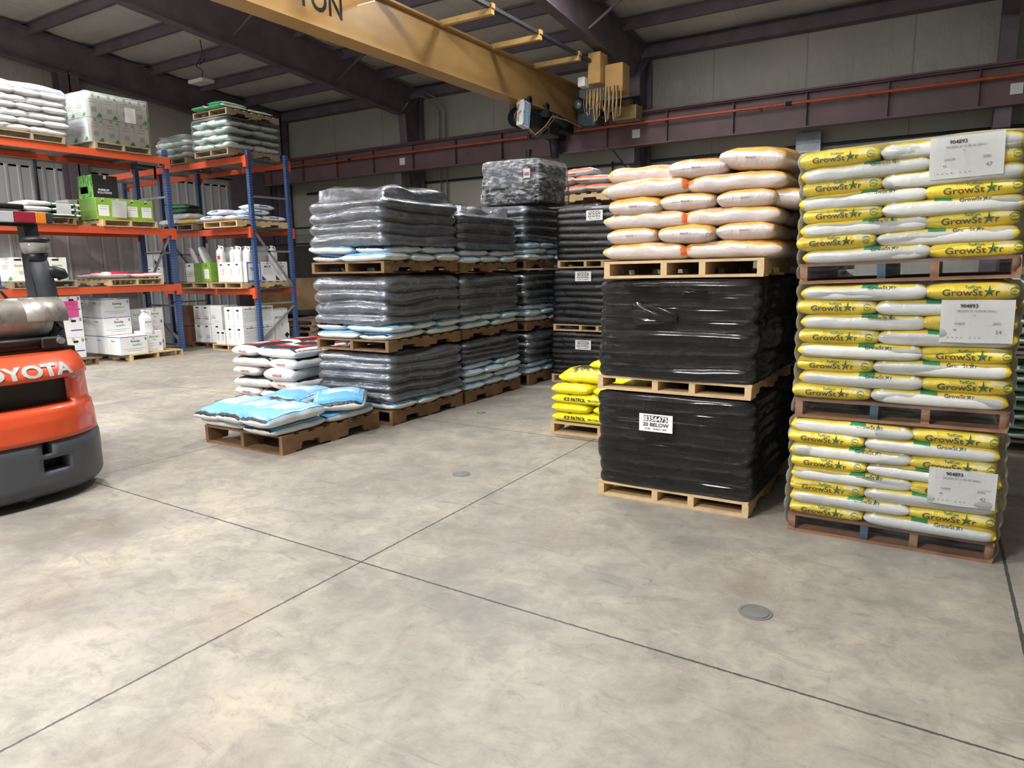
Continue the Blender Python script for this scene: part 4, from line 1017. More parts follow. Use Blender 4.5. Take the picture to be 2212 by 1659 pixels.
o = inst('ice_melt_bag', nfb[0], None, (nx_+.27, ny_-.36, .46), (0, 0, Q+.1), (1, 1, 1.25)); inst('lettering', nf_let, o)
tag(o, 'plump white bag with red lettering sticking out front right, third layer', 'bag', 'white bags with black and red print')
# ================================================================ pallet racks
t = NT('perforated_upright'); v = t.coord((1,1,1)); sp = t.n('ShaderNodeSeparateXYZ'); t.l(v, sp.inputs[0])
dz = t.math('ABSOLUTE', t.math('SUBTRACT', t.math('FRACT', t.math('DIVIDE', sp.outputs[2], .0508)), .5))
def near(s, c, w): return t.math('LESS_THAN', t.math('ABSOLUTE', t.math('SUBTRACT', t.math('ABSOLUTE', s), c)), w)
dot = t.math('MULTIPLY', t.math('LESS_THAN', dz, .13), t.math('MAXIMUM', near(sp.outputs[0], .018, .005), near(sp.outputs[1], .018, .005)))
n = t.noise(v, 5, 4)
t.set(Base_Color=t.mix(dot, t.ramp(n, [(.3, '233c66'), (.7, '2d4a7a')]), '8794a8'), Roughness=.4); M['upr'] = t.m
def rack(label, frames, zt, axis, depth, height, loc, skip=None):
    """frames: positions along the beam axis; local x along beams, local y = depth away from the front; rotated by axis"""
    t = empty('pallet_rack', loc, {'x': 0, 'y': math.pi/2}[axis], label, 'pallet rack')
    um = MB().box(-.04, .04, -.035, .035, 0, height).mesh('upright', M['upr'])
    fp = MB().box(-.07, .07, -.06, .06, 0, .012).mesh('foot_plate', M['galv'])
    for x in frames:
        for y in (0.035, depth-.035):
            u = inst('upright', um, t, (x, y, 0)); inst('foot_plate', fp, u)
        zs = [.15, .92, 1.95, 3.0]
        for z in zs: MB().bar((x, .05, z), (x, depth-.05, z), .035, .035).build('brace', M['galv'], t)
        MB().bar((x, .05, .2), (x, depth-.05, .86), .035, .035).build('brace', M['galv'], t)
        MB().bar((x, .05, 2.35), (x, depth-.05, 1.25), .035, .035).build('brace', M['galv'], t)
    for a, b in zip(frames, frames[1:]):
        for z in zt:
            if skip and a == skip and z != zt[-1]: continue
            for y, s in ((0, -1), (depth, 1)):
                ya, yb = (y-.05, y-.002) if s < 0 else (y+.002, y+.05)
                ys = (y-.05, y-.02) if s < 0 else (y+.02, y+.05)
                bm_ = MB().box(a+.045, b-.045, ya, yb, z-.12, z-.025); bm_.box(a+.045, b-.045, ys[0], ys[1], z-.025, z)
                bo = bm_.build('beam', M['orange'], t)
                for e in (a, b):
                    x0, x1 = (e-.04, e+.05) if e == a else (e-.05, e+.04)
                    MB().box(x0, x1, ya-(.004 if s < 0 else 0), yb+(.004 if s > 0 else 0), z-.2, z+.01).build('end_connector', M['orange'], bo)
            mb = MB()
            q = a+.06
            while q < b-.06: mb.box(q-.003, q+.003, -.02, depth+.02, z-.006, z); q += .1
            for j in range(12): yy = .02+(depth-.04)*j/11; mb.box(a+.05, b-.05, yy-.003, yy+.003, z-.012, z-.006)
            for j in range(3): xx = a+.4+(b-a-.8)*j/2; mb.box(xx-.04, xx+.04, 0, depth, z-.05, z-.014)
            mb.build('wire_deck', M['wire'], t)
    return t
# left rack: beams run along world y, front faces +x.  local x -> world y, local y -> world -x
rack('orange and blue pallet rack along the corrugated left wall', [5.39, 8.47], (1.34, 2.39, 3.71), 'y', 1.07, 3.86, (-12.9, 0, 0))
# end rack: beams run along world x
rack('orange and blue pallet rack with its open end beside the dark wrapped loads', [-17.45, -14.56, -11.68], (1.23, 2.41, 3.74), 'x', .98, 3.86, (0, 9.33, 0), skip=-17.45)
pts = []; y = 5.3
while y < 8.5: pts += [(-14.24, y), (-14.24, y+.25), (-14.225, y+.265), (-14.225, y+.30), (-14.24, y+.315)]; y += .325
pts += [(-14.26, y), (-14.26, 5.3)]
tag(MB().prism(pts, 'z', 0.0, 2.38).build('corrugated_sheet', M['liner']), 'grey corrugated sheet standing behind the lower half of the left rack', 'metal sheet')
def wc(name, a, **k): return simple(name, a, .65, var=.04, **k)
M['boxw'] = wc('white_carton', 'dcdddc'); M['boxg'] = wc('grey_carton', 'b9bbbd'); M['boxc'] = wc('cream_carton', 'dcded6'); M['boxb'] = wc('brown_carton', '7d5a44')
M['greenp'] = simple('bright_green_print', '3fa05a', .6, var=.03); M['navy'] = simple('navy_print', '2b3f86', .6, var=.03)
M['bluel'] = simple('blue_frame_print', '3f74c9', .6, var=.03); M['redp'] = simple('red_box_print', 'b8433a', .6, var=.03)
M['boxgreen'] = simple('lime_green_carton', '7fa83a', .6, var=.12, vs=9); M['pink'] = simple('pink_paper', 'f06ab4', .6, var=.03)
t = NT('green_striped_side'); s = t.n('ShaderNodeSeparateXYZ'); t.l(t.coord((1,1,1)), s.inputs[0])
f = t.math('LESS_THAN', t.math('FRACT', t.math('MULTIPLY', s.outputs[2], 40)), .35); t.set(Base_Color=t.mix(f, '6f9440', '4d6a2c'), Roughness=.6); M['stripe'] = t.m
t = NT('grass_print'); n = t.noise(t.coord((30, 30, 6)), 2, 5, .7); t.set(Base_Color=t.ramp(n, [(.4, '1c4a22'), (.52, '4f9a36'), (.6, 'a7d36b')]), Roughness=.5); M['grass'] = t.m
TRI = [(.62, .04), (.96, .04), (.96, .15), (.84, .22)]
# ---------- left rack, top shelf
PX = -13.44
def lp(y, z, m, l, rz=math.pi/2): return pallet((PX, y, z), m, rz, l)
lp(6.12, 3.715, 'greywood', 'grey pallet under the big white bags on left rack top shelf')
whb = bagmat('plain_white_bag', 'dfe0e0', [(.3, .7, .12, .38, 'c9cdd2', .05)], rough=.35, coat=.2)
wb = [bag_mesh('bag', .62, .42, .13, whb, seed=s, p=5, n=2.8, tip=.9, wrinkle=.009) for s in (121, 122)]
for L in range(6):
    for q, (x, y, rz) in enumerate(((.30, -.37, 0), (.30, .02, 0), (.30, .41, 0), (-.26, -.3, Q)) if L % 2 else ((.38, -.28, Q), (.38, .28, Q), (0, -.3, Q), (-.4, -.3, Q))):
        o = inst('bag', wb[(L+q) % 2], None, (PX+x, 6.12+y, 3.835+.06+L*.112), (0, 0, rz)); o.name = 'seed_bag'
        tag(o, 'big white bag, %s, %s layer at the left end of rack top shelf' % (('front left', 'front middle', 'front right', 'rear left')[q] if L % 2 else ('front left', 'front right', 'side middle', 'side rear')[q], ORD[L]), 'bag', 'white bags on left rack top shelf')
fl = inst('stretch_film', load_mesh('stretch_film', 1.16, 1.26, .72, 6, film, 131, amp=.015, rad=.1, top=.06, skew=.01, solid=False), None, (PX, 6.12, 3.86)); tag(fl, 'clear film round the white bags on left rack top shelf', 'stretch film')
lp(7.63, 3.715, 'greywood', 'grey pallet under the film wrapped white cartons on top shelf')
for i in range(4):
    for k in range(2):
        for j in range(3):
            y0 = 7.07+.278*i; z0 = 3.838+.41*k; x1 = -12.92-.36*j
            lab = 'white carton with green corner, %s row, %s from left, %s on left rack' % (('lower', 'upper')[k], ('first', 'second', 'third', 'fourth')[i], ('front', 'middle', 'back')[j])
            dc = []
            if j == 0: dc += [('poly', '+x', TRI, M['greenp'], 'corner_print'), ('panel', '+x', .5, .35, .35, .2, M['boxg'], 'grey_panel'), ('lines', '+x', .45, .70, .6, .12, 2, M['ink']), ('text', '+x', 'II', .88, .88, .04, M['ink'])]
            if i == 0: dc += [('poly', '-y', TRI, M['greenp'], 'corner_print'), ('lines', '-y', .5, .5, .6, .2, 3, M['ink'])]
            carton(x1-.355, x1, y0, y0+.275, z0, z0+.405, M['boxc'], lab, dc, group='cartons on left rack top shelf')
fl = inst('stretch_film', load_mesh('stretch_film', 1.14, 1.15, .86, 2, film, 133, amp=.002, rad=.03, top=.01, skew=.004, solid=False), None, (-13.455, 7.63, 3.82)); tag(fl, 'clear film round the white cartons on left rack top shelf', 'stretch film')
sheet(Matrix.Translation((-12.875, 7.83, 4.37)) @ Matrix.Rotation(math.pi/2, 4, 'Z'), 0, 0, .2, .26, 0, [], label='white paper under film on the white cartons, rack top shelf')
# ---------- left rack, middle shelf
lp(6.15, 2.395, 'brownwood', 'brown pallet under the white and green bags on middle shelf')
gb_mat = bagmat('green_white_bag', '2f6b46', [(-1, .28, -1, 2, 'dcdedc', .03), (.75, 2, -1, 2, 'd8dad8', .04), (.3, .7, .42, .5, 'd5dcd6', .03)], rough=.3, coat=.4)
gb = [bag_mesh('bag', .6, .42, .085, gb_mat, seed=s, p=5, tip=.85) for s in (141, 142)]
for L in range(3):
    for q, (y, me, w) in enumerate(((5.72, wb[0], 'white'), (6.12, wb[1], 'white'), (6.55, gb[L % 2], 'green and white'))):
        if L == 2 and q == 0: continue
        o = inst('seed_bag', me, None, (-13.2, y, 2.515+.045+L*.088), (0, 0, 0 if q < 2 else Q), (1, 1, .7 if q < 2 else 1)); tag(o, '%s bag, %s of the %s layer on left rack middle shelf' % (w, ('left', 'middle', 'right')[q], ORD[L]), 'bag')
sheet(Matrix.Translation((-12.88, 6.50, 2.66)) @ Matrix.Rotation(math.pi/2, 4, 'Z'), 0, 0, .24, .18, 0, [], label='white paper hanging on the green and white bags, middle shelf')
lp(7.62, 2.395, 'pine', 'pale pallet under the lime green cartons on left rack middle shelf')
def greenbox(x1, y0, z0, lab, w=.262, d=.5, h=.38, front=True, face='+x'):
    dc = [('poly', face, [(.35, .78), (.48, .92), (.68, .80), (.58, .84), (.5, .86), (.42, .80)], M['ink'], 'arrow_mark'), ('panel', face, .5, .42, .72, .50, M['white'], 'label_sheet'), ('lines', face, .5, .55, .6, .1, 2, M['navy'])]
    return carton(x1-d, x1, y0, y0+w, z0, z0+h, M['boxgreen'], lab, dc+[('panel', '-y', .5, .5, .98, .98, M['stripe'], 'striped_side')])
for i in range(4): greenbox(-12.95, 7.08+.265*i, 2.517, 'lime green carton with white label, %s of four on left rack middle shelf' % ('leftmost', 'second from left', 'third from left', 'rightmost')[i])
greenbox(-13.47, 7.08, 2.517, 'lime green carton standing behind the leftmost green carton, middle shelf')
carton(-13.93, -13.5, 6.90, 7.06, 2.517, 2.88, M['boxg'], 'narrow grey carton left of the lime green cartons, middle shelf')
sheet(Matrix.Translation((-12.90, 7.47, 2.71)) @ Matrix.Rotation(math.pi/2, 4, 'Z'), 0, 0, .27, .30, 0, [('----', 0, .08, .004)], rot=.05, label='white paper stuck across two lime green cartons')
t_ = carton(-13.5, -13.02, 7.1, 7.55, 2.900, 3.29, M['ink'], 'black and grass green carton on top of the lime green cartons', [('panel', '-y', .5, .5, 1, 1, M['grass'], 'grass_print_side'), ('text', '+x', 'PREMIUM', .42, .36, .035, M['white']), ('text', '+x', 'SOLUTIONS', .45, .24, .035, M['white']), ('panel', '-y', .4, .35, .5, .3, M['greenp'], 'green_panel')])
# ---------- left rack, lower shelf
lp(6.05, 1.345, 'greywood', 'dark grey pallet under the white cartons on left rack lower shelf')
for i, n_ in enumerate(('left', 'middle', 'right')):
    carton(-13.4, -12.93, 5.62+.285*i, 5.9+.285*i, 1.467, 1.85, M['boxc'], 'cream carton with green triangle, %s one on left rack lower shelf' % n_,
           [('hole', '+x', .35, .9, .11, .028), ('poly', '+x', TRI, M['greenp'], 'corner_print'), ('text', '+x', 'Escalade', .45, .66, .035, simple('olive_print', '8c9a6a', .6)), ('panel', '+x', .5, .36, .3, .14, M['boxg'], 'grey_panel'), ('poly', '-y', TRI, M['greenp'], 'corner_print'), ('lines', '-y', .5, .6, .5, .1, 2, M['ink'])])
lp(7.63, 1.345, 'pine', 'pale pallet under the red and white bags on left rack lower shelf', math.pi/2)
rw_mat = bagmat('red_white_bag', 'dcd6d6', [(.08, .97, .07, .43, 'b32c44', .02), (.1, .5, .10, .30, '7a1f33', .1), (.55, .85, .37, .43, 'e7dcdc', .05)], rough=.35, coat=.3)
rw = bag_mesh('bag', .62, .45, .13, rw_mat, seed=151, p=4, tip=.85); rw2 = bag_mesh('bag', .62, .45, .10, rw_mat, seed=152, p=4, tip=.85)
for me, x, y, zz, rz, l in ((rw, -13.1, 7.28, 1.545, .1, 'left'), (rw2, -13.1, 7.88, 1.53, 1.5, 'right'), (rw2, -13.6, 7.3, 1.53, 0, 'rear')):
    tag(inst('seed_bag', me, None, (x, y, zz), (0, 0, rz)), 'red and white bag, %s one on the pale pallet, lower shelf' % l, 'bag')
# ---------- floor under left rack
pallet((-13.04, 7.66, 0), 'pine', Q, 'pale pallet on the floor under blue edged and green lettered cartons', None, d=1.16)
RB = [('panel', '+x', .5, .965, .98, .035, M['navy'], 'blue_edge_stripe'), ('text', '+x', 'Roundup', .55, .70, .055, M['ink'], .8), ('text', '+x', 'QuikPRO', .60, .50, .04, M['greenp']), ('text', '+x', 'II', .93, .8, .05, M['ink']), ('lines', '+x', .5, .25, .8, .1, 2, M['ink']),
      ('panel', '-y', .5, .965, .98, .035, M['navy'], 'blue_edge_stripe'), ('text', '-y', 'Roundup', .5, .75, .03, M['ink'])]
for k in range(3):
    for j in range(2):
        x1 = -12.97-.45*j
        carton(x1-.445, x1, 7.0, 7.51, .122+.333*k, .122+.333*k+.33, (M['boxw'], M['boxw'], M['boxg'])[k], 'wide white carton with blue edge, %s row, %s, under left rack' % (('bottom', 'middle', 'top')[k], ('front', 'back')[j]), RB)
carton(-12.95, -12.51, 7.0, 7.51, .122, .452, M['boxw'], 'wide white carton with blue edge standing nearest at pallet corner', RB)
RG = [('text', '+x', 'Ranger', .5, .72, .06, M['greenp']), ('text', '+x', 'PRO', .5, .58, .025, M['greenp']), ('lines', '+x', .35, .35, .4, .1, 2, M['ink']), ('text', '+x', 'II', .85, .35, .06, M['ink']), ('lines', '+x', .5, .08, .5, .02, 1, M['ink'])]
carton(-12.95, -12.6, 7.53, 7.86, .122, .50, M['boxw'], 'white carton with green lettering below the white jug', RG)
carton(-13.4, -13.05, 7.53, 7.86, .122, .50, M['boxw'], 'white carton with green lettering, lower left behind the jug', RG)
carton(-13.4, -13.05, 7.87, 8.20, .122, .50, M['boxw'], 'white carton with green lettering, lower right behind the jug', RG)
carton(-13.4, -13.05, 7.53, 7.86, .502, .90, M['boxg'], 'white carton with green lettering, upper left behind the jug', RG)
carton(-13.4, -13.05, 7.87, 8.20, .502, .90, M['boxw'], 'white carton with green lettering, upper right behind the jug', RG)
pallet((-13.30, 6.22, 0), 'brownwood', Q, 'brown pallet mostly hidden behind forklift under white cartons', None, w=.95)
for i in range(2):
    for k in range(3):
        carton(-13.3, -12.9, 5.82+.40*i, 6.21+.40*i, .122+.36*k, .122+.36*k+.357, M['boxw'], 'white carton with round cut out, %s row, %s, behind forklift gas cylinder' % (('bottom', 'middle', 'top')[k], ('left', 'right')[i]),
               [('text', '+x', 'II', .9, .86, .06, M['ink']), ('hole', '+x', .6, .80, .09, .04), ('panel', '+x', .7, .35, .5, .05, M['navy'], 'navy_stripe')])
sheet(Matrix.Translation((-12.885, 6.42, .98)) @ Matrix.Rotation(Q, 4, 'Z'), 0, 0, .26, .27, 0, [], label='bright pink paper taped on the white carton beside the gas cylinder', name='pink_paper')
bpy.data.objects['pink_paper'].children[0].data.materials[0] = M['pink']
bm = bmesh.new(); lay(bm, '= = = = =', .02, lambda a, b: Vector((a, -.006, b+.08)), width=.18); lay(bm, '- - - -', .01, lambda a, b: Vector((a, -.006, b)), width=.18); bm_obj(bm, 'small_print', M['redp'], bpy.data.objects['pink_paper'])
# ---------- jugs
def jug_mesh(h=.33, w=.19, d=.14):
    mb = MB(); bm = mb.bm; sec = [(0, .94, .94), (.01, 1, 1), (.62, 1, 1), (.72, .93, .95), (.84, .62, .75), (.92, .30, .42), (.93, .27, .36), (1.0, .27, .36)]
    rings = []
    for (tz, a, b) in sec:
        ring = []
        for k in range(24):
            th = 2*math.pi*k/24; c, s = math.cos(th), math.sin(th); n = 4 if tz < .8 else 2
            ox = -w*.18*max(0, (tz-.62)/.38)
            ring.append(bm.verts.new((w/2*a*math.copysign(abs(c)**(2/n), c)+ox, d/2*b*math.copysign(abs(s)**(2/n), s), h*tz)))
        rings.append(ring)
    for A, B in zip(rings, rings[1:]):
        for k in range(24): bm.faces.new([A[k], A[(k+1) % 24], B[(k+1) % 24], B[k]])
    bm.faces.new(rings[0][::-1]); bm.faces.new(rings[-1])
    return mb.mesh('jug_body', M['jug'], True)
M['jug'] = simple('white_plastic', 'e6e7e6', .35, var=.03); M['cap'] = simple('jug_cap', 'd9dad9', .4)
JB = jug_mesh(); JH = MB().tube([(-.01, 0, .325), (.03, 0, .335), (.075, 0, .325), (.088, 0, .29), (.085, 0, .22)], [.013, .014, .015, .015, .014], 10).mesh('handle', M['jug'], True)
JC = MB().tube([(-.034, 0, .325), (-.034, 0, .355)], .033, 20).mesh('cap', M['cap'], True)
def jug(x, y, z, rz, label, lab=None, s=1, red=False):
    t = empty('jug', (x, y, z), rz, label, 'jug'); t.scale = (s, s, s)
    inst('jug_body', JB, t); inst('handle', JH, t); inst('cap', JC, t)
    if red:
        bm = bmesh.new(); rect(bm, 0, .12, .13, .12, lambda a, b: Vector((a, -.072, b))); bm_obj(bm, 'label_sheet', simple('cream_label', 'd9cfc4', .5), t)
        bm = bmesh.new(); rect(bm, .01, .10, .09, .07, lambda a, b: Vector((a, -.0735, b))); bm_obj(bm, 'red_patch', M['redp'], t)
    if lab:
        bm = bmesh.new(); lay(bm, lab, .035, lambda a, b: Vector((a, -.073, .15+b)), bold=.02, width=.12); bm_obj(bm, 'lettering', M['greenp'], t)
jug(-12.75, 7.66, .503, Q, 'white plastic jug with green lettering on the white carton', 'Ranger', 1.1)
# ================================================================ end rack contents
gt_mat = bagmat('dark_green_bag', 'cfd4d0', [(.0, 1, .03, .47, '3c6a52', .0), (.02, .45, .30, .5, 'd8dcd8', .05), (.55, .95, .1, .3, '2c5a42', .1)], rough=.28, coat=.5)
gt = [bag_mesh('bag', .62, .41, .142, gt_mat, seed=s, p=5, n=2.8, tip=.9) for s in (161, 162)]
g2_mat = bagmat('vivid_green_bag', '2f8a55', [(.05, .95, .45, .53, 'dfe4df', .02), (.2, .6, .1, .4, '1f6b40', .1)], rough=.3, coat=.4)
g2 = [bag_mesh('bag', .62, .42, .10, g2_mat, seed=s, p=4.5, tip=.85) for s in (163, 164)]
pallet((-12.26, 9.60, 3.745), 'greywood', 0, 'grey pallet under the tall green and white bag load on end rack')
for L in range(4):
    A = L % 2
    for q, (x, y, rz) in enumerate(((-.31, -.31, Q), (.22, -.41, 0), (.22, 0, 0), (.22, .41, 0), (-.31, .31, Q)) if A else ((-.22, -.41, 0), (.31, -.31, Q), (.31, .31, Q), (-.22, 0, 0), (-.22, .41, 0))):
        o = inst('seed_bag', gt[q % 2], None, (-12.26+x, 9.60+y, 3.87+.062+L*.138), (0, 0, rz))
        tag(o, 'green and white bag, %s, %s layer of tall load on end rack' % ((('front left', 'front right', 'right middle', 'right rear', 'rear left') if A else ('front left', 'front right', 'right rear', 'left middle', 'rear left'))[q], ORD[L]), 'bag', 'green and white bags on the end rack top')
fl = inst('stretch_film', load_mesh('stretch_film', 1.07, 1.28, .57, 4, film, 171, amp=.012, rad=.06, top=.01, skew=.006, solid=False), None, (-12.26, 9.60, 3.86)); tag(fl, 'clear film round the tall green and white bag load', 'stretch film')
pallet((-12.24, 9.62, 4.455), 'greywood', 0, 'grey pallet lying on top of the green and white bag load', None, rot=(R_(-1), 0, 0))
for x, y, zz, l in ((-12.45, 9.22, 4.63, 'front left'), (-12.0, 9.25, 4.63, 'front right'), (-12.0, 9.85, 4.62, 'rear right'), (-12.45, 9.85, 4.62, 'rear left')):
    tag(inst('seed_bag', g2[0], None, (x, y, zz), (0, 0, Q)), 'vivid green bag, %s of the lower four on the topmost pallet' % l, 'bag', 'vivid green bags on the topmost pallet')
tag(inst('seed_bag', g2[1], None, (-12.15, 9.35, 4.71), (0, 0, Q+.1)), 'vivid green bag lying uppermost on the topmost pallet', 'bag', 'vivid green bags on the topmost pallet')
tag(MB().tube([(-12.36, 8.985, 4.66), (-12.36, 8.98, 4.66)], .028, 16).build('round_sticker', simple('orange_sticker', 'f26a3a', .5)), 'round orange sticker on the edge of the topmost green bags', 'sticker')
pallet((-13.85, 9.82, 3.745), 'greywood', 0, 'grey pallet under the slumped green and white bags on end rack', None, w=.95)
for L in range(3):
    for q, (x, y, rz) in enumerate(((-.25, -.38, 0), (.28, -.30, Q), (-.25, .05, 0))):
        tag(inst('seed_bag', gt[q % 2], None, (-13.85+x, 9.82+y, 3.87+.062+L*.12), (0, 0, rz)), 'green and white bag, %s, %s layer of slumped load on end rack' % (('front left', 'front right', 'rear left')[q], ORD[L]), 'bag', 'slumped bags on the end rack top')
tag(inst('seed_bag', wb[0], None, (-13.72, 9.65, 4.20), (.05, -.12, .3)), 'pale crumpled bag on top of the slumped load', 'bag')
tag(inst('seed_bag', wb[1], None, (-13.95, 10.0, 4.20), (.1, .2, 1.2)), 'second pale crumpled bag behind on the slumped load', 'bag')
fl = inst('stretch_film', load_mesh('stretch_film', 1.0, 1.15, .42, 3, film_mat('torn_film', 'd9dcd8', .15, 0, alpha=.35, strength=.7, coat=0), 173, amp=.02, rad=.1, top=.05, skew=.04, solid=False, taper=.12), None, (-13.85, 9.72, 3.86)); tag(fl, 'torn film over the slumped bags on the end rack', 'stretch film')
# middle shelf
pallet((-12.2, 9.63, 2.415), 'pine', 0, 'pale pallet under white and light blue bags on end rack')
lb_mat = bagmat('white_lightblue_bag', 'e1e3e6', [(.1, .9, .12, .38, 'b9cbe6', .06), (.35, .6, .44, .5, '4f74b8', .04), (.1, .2, .3, .45, '5aa06a', .05)], rough=.35, coat=.2)
lb = [bag_mesh('bag', .60, .42, .115, lb_mat, seed=s, p=4.5, tip=.88) for s in (181, 182)]
for x, y, zz, rz, l in ((-12.5, 9.2, 2.60, 0, 'lower layer front left'), (-11.93, 9.35, 2.60, Q, 'lower layer front right'), (-12.5, 9.62, 2.60, 0, 'lower layer left middle'), (-11.93, 9.95, 2.60, Q, 'lower layer rear right'), (-12.5, 10.03, 2.6, 0, 'lower layer rear left'),
                       (-12.35, 9.25, 2.71, 0, 'upper layer front'), (-11.93, 9.55, 2.71, Q, 'upper layer right'), (-12.35, 9.7, 2.71, 0, 'upper layer middle'), (-12.0, 9.75, 2.82, Q+.1, 'single one on top')):
    tag(inst('seed_bag', lb[int(x*100) % 2], None, (x, y, zz), (0, 0, rz)), 'white and light blue bag, %s on end rack middle shelf' % l, 'bag', 'white and light blue bags on end rack')
pallet((-13.75, 9.75, 2.415), 'greywood', 0, 'grey pallet under the mixed bags beside the rack post')
yw_mat = bagmat('white_yellow_bag', 'd2d2cc', [(.35, .9, .3, .55, 'd9b83a', .06)], rough=.4)
dg_mat = bagmat('deep_green_bag', '1f3d33', [(.1, .9, .43, .56, '2b8a63', .0)], rough=.3, coat=.3)
ywb = bag_mesh('bag', .7, .45, .11, yw_mat, seed=191, p=4); dgb = bag_mesh('bag', .62, .42, .11, dg_mat, seed=192, p=4)
for me, x, y, zz, rz, l in ((ywb, -13.45, 9.35, 2.59, 0, 'white and yellow bag lying at the bottom beside rack post'), (wb[0], -14.1, 9.35, 2.60, 0, 'plain white bag lying beside the white and yellow bag'), (wb[1], -13.75, 9.4, 2.71, 0, 'plain white bag on the white and yellow bag'),
                         (dgb, -13.85, 9.4, 2.83, .05, 'deep green bag on top of the mixed bags'), (dgb, -14.1, 9.55, 2.93, .3, 'deep green bag tilted uppermost on the mixed bags'), (dgb, -13.0, 9.95, 2.60, .2, 'deep green bag lying behind the white and light blue bags')):
    tag(inst('seed_bag', me, None, (x, y, zz), (0, 0, rz)), l, 'bag')
# lower shelf
for x, l in ((-12.3, 'right pale pallet on the end rack lower shelf'), (-13.35, 'middle pale pallet on the end rack lower shelf'), (-14.5-.75, 'left pale pallet on the end rack lower shelf')):
    pallet((x, 9.72, 1.235), 'pine', 0, l, None, w=.98)
z0 = 1.36
for i in range(3):
    carton(-12.66+.245*i, -12.42+.245*i, 9.22, 9.62, z0, z0+.39, M['boxw'], 'narrow white carton, %s of three with hand holes on end rack shelf' % ('left', 'middle', 'right')[i],
           [('hole', '-y', .45, .87, .075, .026), ('vtext', '-y', '2 x 2.5', .7, .5, .03, M['ink'])])
for i, (nm, dc) in enumerate((('white carton with a broad blue frame on the rack end', [('panel', '+x', .5, .5, .98, .98, M['bluel'], 'blue_frame'), ('text', '+x', 'TA', .35, .65, .08, M['ink'])]),
                     ('white carton with blue triangle next to the blue framed carton', None), ('white carton with blue triangle farthest right on the shelf', None))):
    y0 = 9.24+.34*i; bx1 = -11.80
    if dc is None: dc = [('poly', '+x', [(.05, .05), (.38, .05), (.05, .32)], M['navy'], 'triangle_print'), ('text', '+x', 'MICK', .5, .75, .05, M['ink']), ('lines', '+x', .5, .5, .7, .25, 4, M['ink']), ('lines', '+x', .5, .9, .6, .02, 1, M['ink'])]
    t_ = carton(bx1-.10 if i == 0 else bx1-.40, bx1, y0, y0+.335, z0, z0+.39, M['boxw'], nm, dc) if i else carton(-11.90, bx1, y0, y0+.335, z0, z0+.39, M['boxw'], nm, dc)
    if i == 0:
        bm = bmesh.new(); rect(bm, 0, .195, .28, .33, lambda a, b: Vector((.0525, a, b))); bm_obj(bm, 'white_panel', M['white'], t_)
        bm = bmesh.new(); lay(bm, 'TA', .06, lambda a, b: Vector((.0535, a-.04, .25+b)), bold=.03); bm_obj(bm, 'lettering', M['ink'], t_)
for i in range(2):
    xx = -13.16-.27*(1-i)
    c_ = carton(xx, xx+.262, 9.22, 9.62, z0, z0+.39, M['boxgreen'], 'lime green carton with white label on end rack shelf, %s one' % ('left', 'right')[i], [('panel', '-y', .5, .42, .6, .5, M['white'], 'label_sheet'), ('lines', '-y', .5, .5, .5, .1, 2, M['navy']), ('poly', '-y', [(.35, .78), (.48, .92), (.68, .80), (.5, .86)], M['ink'], 'arrow_mark')] if i else [('panel', '-y', .5, .5, .98, .98, M['stripe'], 'striped_side')])
carton(-13.72, -13.45, 9.22, 9.62, z0, z0+.39, M['boxw'], 'white carton with hand hole left of the green cartons, end rack', [('hole', '-y', .5, .87, .075, .026), ('lines', '-y', .5, .4, .6, .2, 3, M['ink'])])
for i in range(4):
    carton(-13.45+.30*i, -13.16+.30*i, 9.86, 10.2, z0, z0+.72, M['boxg'], 'tall grey white carton in the back row, %s, end rack lower shelf' % ('first from left', 'second from left', 'third from left', 'fourth from left')[i], [('hole', '-y', .5, .93, .075, .026), ('lines', '-y', .5, .8, .6, .1, 3, M['ink'])])
for i in range(2):
    carton(-15.3+.34*i, -14.98+.34*i, 9.3, 9.66, z0, z0+.33, M['boxw'], 'white carton seen left of the rack post, %s of two below' % ('left', 'right')[i], [('hole', '-y', .5, .85, .07, .025), ('poly', '-y', [(.1, .1), (.4, .3), (.1, .5)], M['ink'], 'black_mark')])
    carton(-15.3+.34*i, -14.98+.34*i, 9.3, 9.66, z0+.332, z0+.66, M['boxg'], 'white carton seen left of the rack post, %s of two above' % ('left', 'right')[i], [('lines', '-y', .5, .8, .6, .1, 3, M['redp']), ('poly', '-y', [(.1, .1), (.4, .3), (.1, .5)], M['ink'], 'black_mark')])
z1 = z0+.392
jug(-12.68, 9.34, z1, 0, 'white jug with red patch on the narrow white cartons', red=True, s=.95)
jug(-12.30, 9.36, z1, Q, 'white jug standing edge on, left of the round shouldered jugs', s=.85)
jug(-12.12, 9.32, z1, .1, 'round shouldered white jug in the middle of the shelf', s=.88)
jug(-11.90, 9.36, z1, .1, 'round shouldered white jug next to the rack post', s=.86)
jug(-11.98, 10.05, z1, Q+.2, 'white jug standing on the carton farthest right', s=.92)
tag(inst('seed_bag', bag_mesh('bag', .40, .28, .12, whb, seed=195, p=3, tip=.6), None, (-13.3, 9.42, z1+.14), (0, 1.2, .4)), 'small white bag propped upright on the green carton', 'bag')
tag(inst('seed_bag', bag_mesh('bag', .40, .30, .10, whb, seed=196, p=3, tip=.6), None, (-13.68, 9.42, z1+.14), (0, 1.25, 1.1)), 'small grey white bag standing folded beside the rack post', 'bag')
